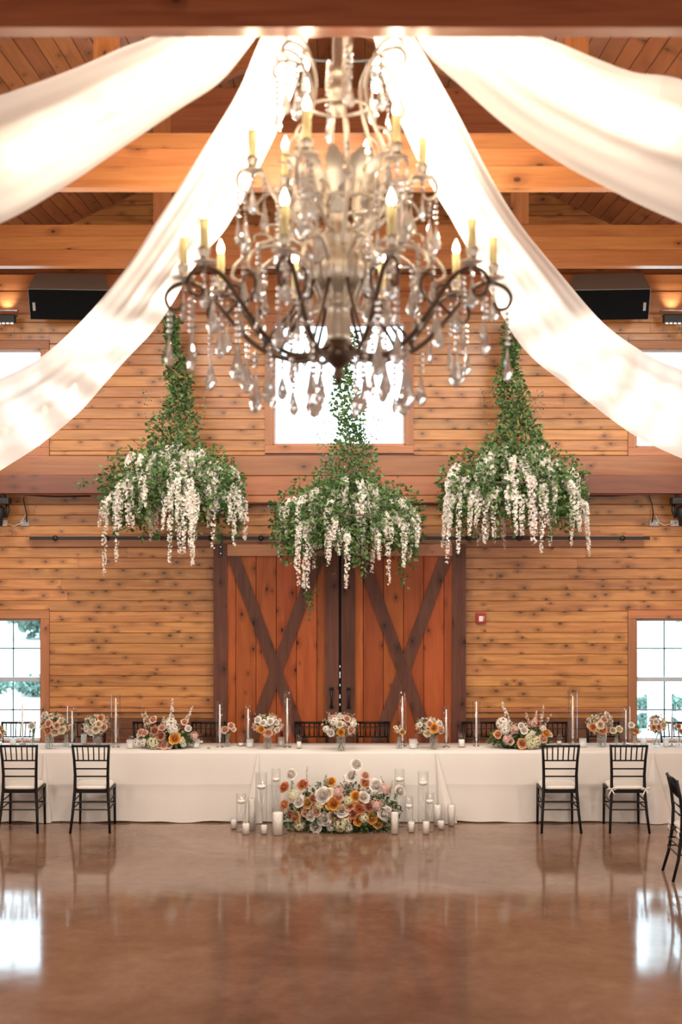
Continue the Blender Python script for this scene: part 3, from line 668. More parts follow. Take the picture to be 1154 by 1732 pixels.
# ------------------------------------------------------------------ flowers
def rose_mesh(name, m_, seed, op=1.0):
    r=random.Random(seed); V=[];Fc=[]
    rings=((.10,.84,1.3,3,-.2),(.19,.86,1.1,3,-.15),(.29,.84,1.0,3,-.08),(.40,.79,.95,4,0),(.52,.71,.85,4,.08),(.66,.59,.80,5,.16),(.82,.43,.72,5,.26),(1.0,.24,.62,6,.36))
    for R_,H_,W_,cnt,curl in rings:
        ph=r.uniform(0,6)
        for k_ in range(cnt):
            a0=ph+2*math.pi*k_/cnt+r.uniform(-.12,.12); hj=r.uniform(.90,1.10); rj=r.uniform(.90,1.10); b0=len(V)
            for j in range(4):
                v=j/3
                for i in range(5):
                    u=(i-2)/2
                    wd=W_*(.62,1.0,1.0,.80)[j]
                    rho=R_*rj*((.30,.74,.96,1.0)[j]+curl*.45*max(0,v-.5)*2)*(1-.07*u*u+.05*u*(k_%2))
                    z=-.3+(H_*hj+.3)*(0,.42,.80,1.0)[j]-max(0,curl)*max(0,v-.6)*1.0-.16*u*u*v
                    a=a0+u*wd
                    V.append((rho*math.cos(a),rho*math.sin(a),z))
            for j in range(3):
                for i in range(4): Fc.append((b0+j*5+i,b0+j*5+i+1,b0+(j+1)*5+i+1,b0+(j+1)*5+i))
    b0=len(V); n=8                                           # closed heart of the bud
    for rr_,z in ((.09,.2),(.07,.66),(.03,.74)):
        for k_ in range(n): V.append((rr_*math.cos(2*math.pi*k_/n+z*2),rr_*math.sin(2*math.pi*k_/n+z*2),z))
    for j in range(2):
        for k_ in range(n): Fc.append((b0+j*n+k_,b0+j*n+(k_+1)%n,b0+(j+1)*n+(k_+1)%n,b0+(j+1)*n+k_))
    Fc.append(tuple(b0+2*n+k_ for k_ in range(n)))
    mb=MB(); mb.add(V,Fc); return mb.mesh(name,m_,True)
ROSES={k_:[rose_mesh('rose',m_,s_,1) for s_ in (1,2)] for k_,m_ in ROSE.items()}
def ball_mesh(name,m_,n,sz,seed):
    g=np.random.default_rng(seed); u=g.normal(size=(n,3)); u/=np.linalg.norm(u,axis=1,keepdims=True); u[:,2]=np.abs(u[:,2])*1.0-.15
    o=cloud(name,u*.85,sz,m_,None,FLORET,FLORET_F,u*3,.5); me=o.data; bpy.data.objects.remove(o); return me
HYD={'h':ball_mesh('hydrangea',M['hyd'],90,.34,3),'k':ball_mesh('hydrangea',M['pinkfl'],70,.36,4),'f':ball_mesh('hydrangea',M['wist'],90,.32,5)}
def aim(o,loc,d,size,spin=None):
    d=Vector(d).normalized(); q=d.to_track_quat('Z','Y').to_matrix().to_4x4()
    o.matrix_local=Matrix.Translation(loc)@q@Matrix.Rotation(rng.uniform(0,6) if spin is None else spin,4,'Z')@Matrix.Scale(size,4)
def bloom(parent,kind,loc,d,size):
    if kind in ROSES: o=link('rose',rng.choice(ROSES[kind]),parent)
    else: o=link('hydrangea',HYD[kind],parent)
    aim(o,loc,d,size); return o
def spire(parent,name,base,tip,m_,r0=.028,n=60,size=.02,leafy=True):
    base,tip=Vector(base),Vector(tip); ax=tip-base
    u=nrg.random(n)**.8; rad=r0*(1-.8*u)
    off=nrg.normal(size=(n,3)); off/=np.linalg.norm(off,axis=1,keepdims=True)
    pts=np.array(base)[None]+u[:,None]*np.array(ax)[None]+off*rad[:,None]
    o=cloud(name,pts,size*(1.1-.6*u),m_,parent,FLORET,FLORET_F,off*2,.5)
    MB().tube([base-ax*.2,base+ax*.5,tip],[.003,.0025,.0015],5).build('stem',M['stem'],o); return o
def ellipsoid(n,rx,ry,rz_,zc=0,fill=.35,upper=False):
    u=nrg.normal(size=(n,3)); u/=np.linalg.norm(u,axis=1,keepdims=True)
    if upper: u[:,2]=np.abs(u[:,2])
    rr=fill+(1-fill)*nrg.random((n,1)); return u*rr*np.array([rx,ry,rz_])+np.array([0,0,zc]), u

# floor arrangement: real positions taken across its face
D0=15.62; SF=F/D0
fa=thing('floor_flower_arrangement','broad floor arrangement of white, peach and golden roses in front of the middle cloth','flower arrangement',((577-577)/SF,D0,0))
def floc(px,py,dep): return Vector(((px-577)*(D0+dep)/F, dep, CAM_H+(866-py)*(D0+dep)/F))
FL=[(546,1346,'w',.075),(565,1359,'y',.068),(578,1369,'w',.062),(549,1386,'w',.058),(534,1398,'w',.056),(500,1381,'p',.05),(506,1355,'w',.05),(497,1345,'h',.06),(482,1361,'p',.048),
    (481,1332,'o',.046),(513,1327,'o',.05),(521,1358,'g',.048),(530,1351,'m',.04),(493,1310,'w',.052),(561,1322,'y',.042),(574,1340,'k',.06),(573,1349,'b',.042),(535,1372,'b',.045),
    (525,1379,'w',.048),(567,1381,'m',.048),(576,1394,'h',.075),(506,1394,'h',.06),(517,1374,'b',.042),(603,1293,'w',.056),(594,1313,'w',.052),(602,1347,'y',.05),(615,1348,'w',.052),
    (636,1329,'w',.062),(618,1325,'p',.046),(618,1312,'b',.04),(592,1362,'p',.05),(607,1367,'o',.052),(597,1377,'o',.046),(600,1374,'m',.04),(612,1369,'p',.045),(629,1384,'y',.054),(640,1392,'g',.05),
    (607,1388,'y',.046),(624,1364,'m',.044),(637,1362,'k',.058),(649,1377,'w',.056),(655,1372,'w',.04),(676,1338,'w',.054),(590,1355,'h',.05),(616,1383,'h',.055),(586,1388,'h',.05),(491,1377,'m',.034),(652,1335,'k',.05),(589,1400,'f',.05),(560,1398,'f',.048),(540,1362,'h',.045),(556,1341,'c',.045)]
for px,py,kd,sz in FL:
    q=((px-577)/112)**2+((py-1368)/52)**2; dep=-.24*max(0,1-q)**.5+.02
    if py<1330: dep=-.02
    lp=floc(px,py,dep); bloom(fa,kd,lp,(lp.x*1.0,-.75,.35+(lp.z-.3)),sz*1.22)
n=2600; pts,u=ellipsoid(n,.68,.26,.26,.17,.3); pts[:,2]=np.clip(pts[:,2],.012,None); pts[:,1]+=.0; stuff(cloud('foliage',pts,.035+.03*nrg.random(n),M['leaf'],fa,LEAF,LEAF_F,u*1.4))
n=420; pts,u=ellipsoid(n,.60,.2,.36,.2,.6,True); stuff(cloud('eucalyptus',pts,.03+.025*nrg.random(n),M['leaf_grey'],fa,LEAF,LEAF_F,u*1.2+np.array([0,0,.6])))
n=1100; pts,u=ellipsoid(n,.60,.26,.30,.20,.72,True); stuff(cloud('filler_flowers',pts,.012+.012*nrg.random(n),M['filler'],fa,FLORET,FLORET_F,u*2))
for (a,b_,c_,d_,m_) in ((518,1330,520,1296,'filler'),(590,1345,602,1296,'leaf'),(588,1345,594,1316,'leaf'),(655,1340,644,1312,'pinkfl'),(660,1345,664,1320,'pinkfl'),(550,1330,552,1310,'leaf_grey'),(495,1340,493,1314,'leaf'),(590,1335,585,1322,'pinkfl'),(668,1350,674,1335,'leaf')):
    spire(fa,'spray',floc(a,b_,-.05),floc(c_,d_,-.03),M[m_],.03,34,.018)

# vases and table flowers
def wpos(px,D=16.25): return (px-577)*D/F
def bouquet(px,x0,x1,yt,yb,vb,vw,label,keys,pal,seed,nl=200,nf=230,D=16.2,rect=False,spr=2):
    s=F/D; base=CAM_H-(vb-866)/s
    # stand on the table: depth from the base row
    zt=TZ+.002; Dd=(CAM_H-zt)*F/(vb-866); Dd=min(max(Dd,16.06),16.52); s=F/Dd
    t_=thing('flower_vase',label,'flower vase',((px-577)/s,Dd,zt),0,'table bouquets in glass vases')
    zl=lambda py: CAM_H+(866-py)/s-zt
    vh=zl(yb)+.01; r_=vw/2/s; MBo=MB(); MBo.caps=False
    MBo.lathe([(0,.006),(r_*.9,.006),(r_,.012),(r_,vh),(r_*.94,vh+.001)],4 if rect else 18).build('vase',M['vase'],t_,not rect)
    MB().lathe([(r_*.94,vh*.6+.004),(r_*.92,vh*.6),(0,vh*.6)],4 if rect else 16).build('water',M['water'],t_)
    st=MB()
    for k_ in range(9):
        a=rng.uniform(0,6.3); q=r_*.7; st.tube([(q*math.cos(a),q*math.sin(a),.02),(-q*.6*math.cos(a),-q*.6*math.sin(a),vh),(-q*2*math.cos(a),-q*2*math.sin(a),vh+.06)],.003,5)
    st.build('stems',M['stem'],t_)
    xa,xb=(x0-px)/s,(x1-px)/s; cx=(xa+xb)/2; rx=(xb-xa)/2; z0,z1=zl(yb)-.0,zl(yt); zc=(z0+z1)/2; rz_=(z1-z0)/2
    pts,u=ellipsoid(nl,rx*.95,rx*.75,rz_*.95,0,.25); pts+=np.array([cx,0,zc]); stuff(cloud('foliage',pts,.022+.02*nrg.random(nl),M['leaf'],t_,LEAF,LEAF_F,u*1.5))
    pts,u=ellipsoid(nf,rx*1.06,rx*.85,rz_*1.06,0,.7); pts+=np.array([cx,0,zc]); stuff(cloud('filler_flowers',pts,.012+.012*nrg.random(nf),M['filler'],t_,FLORET,FLORET_F,u*2))
    for (kx,ky,kk,ks) in keys:
        lx=(kx-px)/s; lz=zl(ky); dd=max(0,1-((lx-cx)/rx)**2-((lz-zc)/rz_)**2); bloom(t_,kk,(lx,-rx*.75*dd**.5-.005,lz),((lx-cx)/rx*.8,-1,(lz-zc)/rz_*.7+.25),ks*1.12)
    r=random.Random(seed)
    for k_ in range(7):
        a=r.uniform(0,6.3); ph=r.uniform(-.25,1.2); d=Vector((math.cos(a)*math.cos(ph),math.sin(a)*math.cos(ph),math.sin(ph)))
        bloom(t_,r.choice(pal),(cx+d.x*rx*.82,d.y*rx*.62,zc+d.z*rz_*.8),d,r.uniform(.026,.042))
    for k_ in range(spr):
        a=r.uniform(-1,1); spire(t_,'spray',(cx+a*rx*.4,-.02,zc),(cx+a*rx*1.05,-.03,z1+r.uniform(-.02,.02)),M[r.choice(['filler','wist','pinkfl'])],.016,26,.014)
    return t_
bouquet(-3,-26,10,1226,1250,1268,14,'bouquet cut by the edge beside the left window, mostly green and peach',[(2,1244,'b',.03),(-6,1236,'p',.035)],'bpc',1)
bouquet(84,66,119,1206,1242,1266,15,'loose blush and peach bouquet with a white rose on top, against the left window casing',[(84,1233,'p',.04),(96,1236,'c',.042),(76,1209,'w',.036),(100,1224,'b',.036),(86,1221,'b',.04),(108,1232,'c',.04)],'bcw',2,spr=3)
bouquet(165,138,187,1208,1243,1262,15,'rounded bouquet of pale peach roses in front of the wainscot, beside the tallest left cylinder',[(172,1213,'p',.036),(165,1231,'c',.04),(155,1236,'w',.034),(178,1228,'b',.036),(148,1230,'w',.03),(170,1222,'c',.036)],'cbw',3,spr=3)
bouquet(453,427,479,1207,1245,1266,15,'white and blush bouquet with one golden rose, before the left barn door',[(443,1231,'y',.04),(455,1237,'b',.045),(437,1216,'w',.036),(446,1220,'w',.034),(458,1218,'w',.036),(468,1219,'w',.03),(432,1228,'b',.028),(470,1232,'w',.03)],'wcb',4,rect=True,spr=3)
bouquet(577,545,607,1205,1247,1271,15,'tall white bouquet with a golden rose at the centre of the middle table',[(577,1236,'y',.038),(566,1218,'f',.05),(560,1237,'w',.04),(587,1213,'b',.036),(594,1232,'b',.04),(552,1231,'f',.04),(598,1222,'f',.04),(575,1222,'c',.036)],'wwb',5,rect=True,spr=5)
bouquet(734,703,752,1213,1245,1267,15,'bouquet with a large yellow rose and white buds, beside the right barn door stile',[(733,1228,'y',.05),(722,1238,'c',.04),(726,1222,'b',.036),(743,1222,'w',.03),(710,1224,'w',.026),(746,1234,'b',.034)],'wcb',6,rect=True)
bouquet(1018,992,1036,1206,1241,1263,16,'bouquet of large orange and apricot roses behind the chair with bows',[(1001,1228,'p',.045),(1013,1223,'c',.042),(1017,1233,'p',.045),(1020,1215,'b',.036),(1027,1208,'w',.028),(1033,1214,'w',.022)],'pcb',7)
bouquet(1111,1095,1129,1209,1241,1263,14,'upright peach and green bouquet in front of the right window glass',[(1107,1219,'w',.03),(1112,1228,'b',.034),(1120,1224,'c',.034),(1104,1229,'p',.03)],'cbp',8,nl=220)
def budvase(px,vb,vt,vw,blooms,label,dry=False,bowl=False):
    zt=TZ+.002; Dd=(CAM_H-zt)*F/(vb-866); Dd=min(max(Dd,16.06),16.5); s=F/Dd; t_=thing('bud_vase',label,'bud vase',((px-577)/s,Dd,zt),0,'bud vases on the tables')
    zl=lambda py: CAM_H+(866-py)/s-zt; vh=zl(vt); r_=vw/2/s; g=MB(); g.caps=False
    pf=[(0,.004),(r_,.006),(r_*1.05,vh*.3),(r_*.55,vh*.7),(r_*.6,vh)] if not bowl else [(0,.004),(r_*.6,.006),(r_*1.1,vh*.2),(r_*.5,vh*.45),(r_*.95,vh)]
    g.lathe(pf,16).build('vase',M['vase'],t_,True)
    st=MB()
    for kx,ky,kk,ks in blooms: st.tube([(0,0,.01),((kx-px)/s*.2,0,vh),((kx-px)/s,0,zl(ky))],.0028,5)
    st.build('stems',M['stem'],t_)
    for kx,ky,kk,ks in blooms: bloom(t_,kk,((kx-px)/s,-.012,zl(ky)),((kx-px)/s*4,-.8,.6),ks)
    n=16; pts,u=ellipsoid(n,.035,.03,.03,zl(blooms[0][1])-.04,.3); stuff(cloud('foliage',pts,.03,M['leaf_grey' if dry else 'leaf'],t_,LEAF,LEAF_F,u*1.3))
    if dry: n=60; pts,u=ellipsoid(n,.07,.05,.055,zl(1234),.4); stuff(cloud('dried_flowers',pts,.014,M['filler'],t_,FLORET,FLORET_F,u*2))
budvase(55,1261,1240,9,[(54,1227,'w',.042)],'bud vase with a single cream white rose in front of the left window')
budvase(112,1263,1243,10,[(111,1232,'p',.045),(104,1237,'b',.032)],'bud vase with a peach rose beside the loose blush bouquet')
budvase(385,1263,1240,11,[(381,1234,'b',.044),(391,1227,'b',.038),(395,1233,'c',.03)],'footed bud vase with blush roses beside the left barn door edge',bowl=True)
budvase(675,1266,1246,10,[(669,1230,'c',.022),(681,1238,'g',.034)],'bud vase of dried tan flowers beside the tall cylinder right of the doors',dry=True)
budvase(1043,1263,1242,9,[(1037,1235,'c',.038),(1047,1233,'c',.04)],'bud vase with two apricot roses beside the orange bouquet')
budvase(1074,1264,1244,10,[(1068,1226,'w',.034),(1076,1237,'p',.036)],'bud vase with one white and one peach rose, at the right window casing')
budvase(1149,1263,1247,9,[(1148,1228,'o',.03),(1154,1238,'b',.04)],'bud vase with coral blooms at the edge past the right window muntin')

# long table arrangements
def long_arr(px,x0,x1,yb,label,keys,spires):
    zt=TZ+.002; Dd=(CAM_H-zt)*F/(yb-866); Dd=max(Dd,16.12)+.06; s=F/Dd; t_=thing('table_flower_arrangement',label,'flower arrangement',((px-577)/s,Dd,zt))
    zl=lambda py: CAM_H+(866-py)/s-zt; hw=(x1-x0)/2/s
    MB().lathe([(.0,.0),(.12,.0),(.14,.05),(.13,.05),(.11,.01),(0,.008)],20,(0,0,0),1.6,.6).build('dish',M['plastic'],t_,True)
    n=900; pts,u=ellipsoid(n,hw*.9,.15,.13,.10,.3); pts[:,2]=np.clip(pts[:,2],.06,None); stuff(cloud('foliage',pts,.03+.03*nrg.random(n),M['leaf'],t_,LEAF,LEAF_F,u*1.4))
    n=160; pts,u=ellipsoid(n,hw*.98,.15,.06,.05,.6,True); stuff(cloud('eucalyptus',pts,.035,M['leaf_grey'],t_,LEAF,LEAF_F,u*1.2))
    n=260; pts,u=ellipsoid(n,hw*.8,.15,.18,.12,.7,True); stuff(cloud('filler_flowers',pts,.011+.011*nrg.random(n),M['filler'],t_,FLORET,FLORET_F,u*2))
    cy=(yb-22)
    for kx,ky,kk,ks in keys:
        q=((kx-px)/55)**2+((ky-cy)/32)**2; lp=Vector(((kx-px)/s,-.15*max(0,1-q)**.5,max(zl(ky),ks*.8+.02))); bloom(t_,kk,lp,(lp.x*1.5,-.8,.35+lp.z),ks*1.08)
    for a,b_,c_,d_,m_,r0,nn in spires: spire(t_,'flower_spire',((a-px)/s,-.02,zl(b_)),((c_-px)/s,-.0,zl(d_)),M[m_],r0,nn,.024)
long_arr(282,227,338,1266,'low arrangement with one tall white spire and an orange rose, left of the barn doors',
 [(298,1246,'y',.062),(275,1241,'m',.048),(264,1233,'m',.046),(262,1256,'h',.075),(280,1257,'b',.045),(288,1260,'b',.036),(274,1257,'b',.04),(320,1230,'w',.036),(260,1216,'b',.04),(290,1222,'f',.075),(295,1231,'f',.06),(233,1254,'f',.05),(245,1253,'f',.045),(240,1236,'b',.036),(247,1237,'b',.036),(237,1241,'w',.03),(313,1220,'b',.036),(330,1243,'k',.05),(310,1250,'h',.04),(276,1228,'b',.036),(312,1256,'f',.036)],
 [(290,1230,292,1182,'wist',.036,90),(312,1228,326,1194,'wist',.026,50),(255,1228,240,1193,'filler',.022,36),(250,1230,240,1207,'filler',.024,40),(276,1225,278,1211,'filler',.025,36)])
long_arr(880,822,938,1266,'low arrangement with a leaning white spire and a golden rose, right of the barn doors',
 [(881,1254,'p',.055),(922,1238,'y',.046),(841,1240,'p',.044),(849,1222,'f',.075),(853,1232,'f',.055),(868,1231,'k',.05),(884,1232,'w',.042),(880,1225,'w',.036),(857,1247,'k',.06),(861,1251,'b',.036),(896,1257,'h',.075),(905,1250,'h',.06),(901,1221,'k',.05),(908,1222,'m',.036),(917,1247,'b',.048),(929,1241,'w',.03),(898,1238,'f',.036),(905,1262,'w',.03),(917,1230,'f',.04),(892,1244,'h',.05)],
 [(864,1230,849,1186,'wist',.034,80),(893,1222,890,1205,'pinkfl',.022,34),(905,1222,908,1203,'filler',.02,34),(915,1222,920,1193,'filler',.018,34),(920,1225,933,1208,'filler',.018,30)])

# candles on the tables
def hurricane(px,yb,yt,w,tt,label,m_='wax_taper'):
    zt=TZ+.002; Dd=min(max((CAM_H-zt)*F/(yb-866),16.08),16.54); s=F/Dd; t_=thing('hurricane_candle',label,'candle',((px-577)/s,Dd,zt),0,'taper candles in glass cylinders')
    zl=lambda py: CAM_H+(866-py)/s-zt; r_=w/2/s; h=zl(yt); g=MB(); g.caps=False
    g.lathe([(r_,.0),(r_,h),(r_*.95,h+.001)],20).build('glass_cylinder',M['glass'],t_,True)
    MB().lathe([(0,0),(r_*.8,0),(r_*.78,.008),(r_*.3,.014),(.006,.03),(.006,.055),(.013,.06),(.013,.085),(0,.085)],14).build('candle_holder',M['silver'],t_,True)
    tp=MB().lathe([(0,.07),(.0105,.07),(.0105,zl(tt)*.6),(.0075,zl(tt)-.008),(0,zl(tt))],10).build('taper',M[m_],t_,True)
    MB().tube([(0,0,zl(tt)-.002),(.001,0,zl(tt)+.012)],.0015,5).build('wick',M['plastic'],tp)
H=[(38,1258,1187,14,1190,'glass cylinder and taper in front of the left window, beside the single white rose'),(122,1263,1194,16,1202,'glass cylinder and taper between the two bouquets at the left of the wainscot'),
   (196,1264,1174,16,1180,'tall glass cylinder and taper between the rounded bouquet and the left long arrangement'),(372,1264,1186,14,1191,'glass cylinder and taper at the left edge of the barn doors'),
   (420,1262,1192,14,1198,'glass cylinder and taper standing before the left barn door, short of the square vase bouquet'),(486,1264,1170,16,1180,'tall glass cylinder and taper before the left barn door, beside the handle'),
   (681,1262,1169,16,1177,'tall glass cylinder and taper before the right barn door, behind the dried flowers'),(755,1264,1194,15,1199,'glass cylinder and taper beside the yellow rose bouquet'),
   (806,1262,1186,13,1186,'glass cylinder and taper beside the right long arrangement, towards the doors'),(969,1258,1170,16,1177,'tall glass cylinder and taper behind the front chair without bows'),
   (1059,1259,1195,14,1200,'glass cylinder and taper against the right window casing'),]
for a in H: hurricane(*a)
hurricane(1137,1262,1190,15,1212,'glass cylinder with a mauve taper in front of the right window glass','mauve')
def votive(px,yb,yt,w,label,frost=True,fill=.55,wax=True,D=None,zt=None,name='votive_candle',group='votive candles on the tables'):
    if zt is None: zt=TZ+.002; Dd=min(max((CAM_H-zt)*F/(yb-866),16.06),16.54)
    else: Dd=(CAM_H-zt)*F/(yb-866)
    s=F/Dd; t_=thing(name,label,'candle' if wax else 'glass',((px-577)/s,Dd,zt),0,group); h=(yb-yt)/s; r_=w/2/s; g=MB(); g.caps=False
    g.lathe([(0,.003),(r_*.95,.003),(r_,.008),(r_,h),(r_*.94,h+.001)],18).build('glass_cup',M['frost' if frost else 'glass'],t_,True)
    if wax:
        c_=MB().lathe([(0,.011),(r_*.86,.011),(r_*.86,h*fill-.004),(r_*.8,h*fill),(0,h*fill-.003)],16).build('wax',M['wax'],t_,True)
        MB().tube([(0,0,h*fill-.004),(.001,0,h*fill+.012)],.0014,5).build('wick',M['plastic'],c_)
for a in ((22,1260,1249,10,'frosted votive in front of the left window, beside the window chair'),(142,1258,1241,10,'frosted votive between the left cylinder and the rounded bouquet'),(220,1266,1251,12,'frosted votive at the window end of the left long arrangement'),
   (332,1265,1250,12,'frosted votive at the door end of the left long arrangement'),(423,1264,1250,12,'frosted votive in front of the shorter cylinder before the left door'),(476,1262,1247,11,'frosted votive beside the square vase with one golden rose'),
   (699,1266,1250,14,'frosted votive right of the dried flowers'),(986,1264,1249,12,'frosted votive between the two front chairs at the right'),(1089,1260,1246,11,'frosted votive beside the white and peach bud vase'),(1127,1263,1250,9,'frosted votive at the foot of the upright bouquet by the right window')):
    votive(*a)
for px,yb,yt,w,lb,fill in ((506,1266,1243,9,'tall clear votive glass half filled with wax, left of the centre bouquet',.5),(781,1264,1240,12,'tall clear votive glass half filled with wax, beside the right barn door edge',.55),(408,1262,1241,11,'clear votive glass left of the shorter cylinder before the left door',.25),
   (704,1260,1241,9,'clear votive glass behind the frosted one by the dried flowers',.3),(946,1259,1241,9,'clear votive glass at the window end of the right long arrangement',.3),(340,1258,1240,8,'clear votive glass behind the frosted one at the door end of the left arrangement',.3),(223,1254,1240,9,'clear votive glass behind the frosted one at the window end of the left arrangement',.3)):
    votive(px,yb,yt,w,lb,False,fill)
# little tea light
tl=thing('tea_light','tiny dark tea light lying beside the left barn door edge','candle',((353-577)*16.2/F,16.2,TZ+.002)); MB().lathe([(0,0),(.018,0),(.02,.014),(0,.012)],12).build('cup',M['silver'],tl); MB().lathe([(0,.012),(.017,.013),(0,.016)],12).build('wax',M['plastic'],tl)

# candles on the floor
FG='candles in glass on the floor round the arrangement'
for px,yb,yt,w,lb,fill in ((396,1402,1384,12,'short candle in glass, outermost at the window side of the floor flowers',.85),(416,1411,1391,14,'short candle in glass in front of the fat water cylinder at the left',.9),(447,1411,1394,13,'short candle in glass in front of the tall water cylinder at the left',.9),
    (470,1412,1367,20,'pillar candle in a wide glass touching the left side of the floor flowers',.84),(668,1411,1372,14,'tall pillar candle in glass touching the right side of the floor flowers',.95),(696,1408,1386,13,'short candle in glass, first right of the tall pillar',.8),
    (721,1411,1387,13,'short candle in glass at the front, second right of the tall pillar',.88),(746,1403,1386,13,'short candle in glass at the foot of the right cloth fold',.85),(740,1397,1361,14,'pillar candle in glass in front of the right cloth fold',.97),(764,1397,1361,13,'pillar candle in glass outermost right, against the right tablecloth',.97),(426,1404,1350,13,'white pillar candle in glass between the two left water cylinders',.97)):
    votive(px,yb,yt,w,lb,False,fill,zt=0.0,name='pillar_candle',group=FG)
def floater(px,yb,yt,w,yc,label):
    Dd=CAM_H*F/(yb-866); s=F/Dd; t_=thing('floating_candle_vase',label,'candle',((px-577)/s,Dd,0),0,'floating candles in water cylinders'); h=(yb-yt)/s; r_=w/2/s; hc=(yb-yc)/s; g=MB(); g.caps=False
    g.lathe([(0,.004),(r_*.96,.004),(r_,.01),(r_,h),(r_*.95,h+.001)],22).build('glass_cylinder',M['glass'],t_,True)
    MB().lathe([(r_*.94,hc-.008),(r_*.92,hc-.012),(0,hc-.012)],20).build('water',M['water'],t_)
    c_=MB().lathe([(0,hc-.03),(r_*.6,hc-.024),(r_*.82,hc-.004),(r_*.8,hc+.012),(r_*.3,hc+.016),(0,hc+.014)],18).build('candle',M['wax'],t_,True)
    MB().tube([(0,0,hc+.012),(.001,0,hc+.026)],.0015,5).build('wick',M['plastic'],c_)
for a in ((408,1407,1342,17,1355,'short fat water cylinder with a floating candle at the left end of the floor candles'),(442,1407,1307,20,1330,'tall water cylinder with a floating candle in front of the left cloth fold'),(467,1398,1300,15,1318,'tall water cylinder with a floating candle behind the left side of the floor flowers'),
    (676,1398,1301,17,1318,'tall water cylinder with a floating candle behind the right side of the floor flowers'),(692,1403,1348,14,1363,'short water cylinder with a floating candle behind the first short candle at the right'),(716,1403,1305,18,1324,'tallest water cylinder with a floating candle, centre of the right candle group'),(727,1407,1341,15,1355,'short water cylinder with a floating candle in front of the right cloth fold')):
    floater(*a)

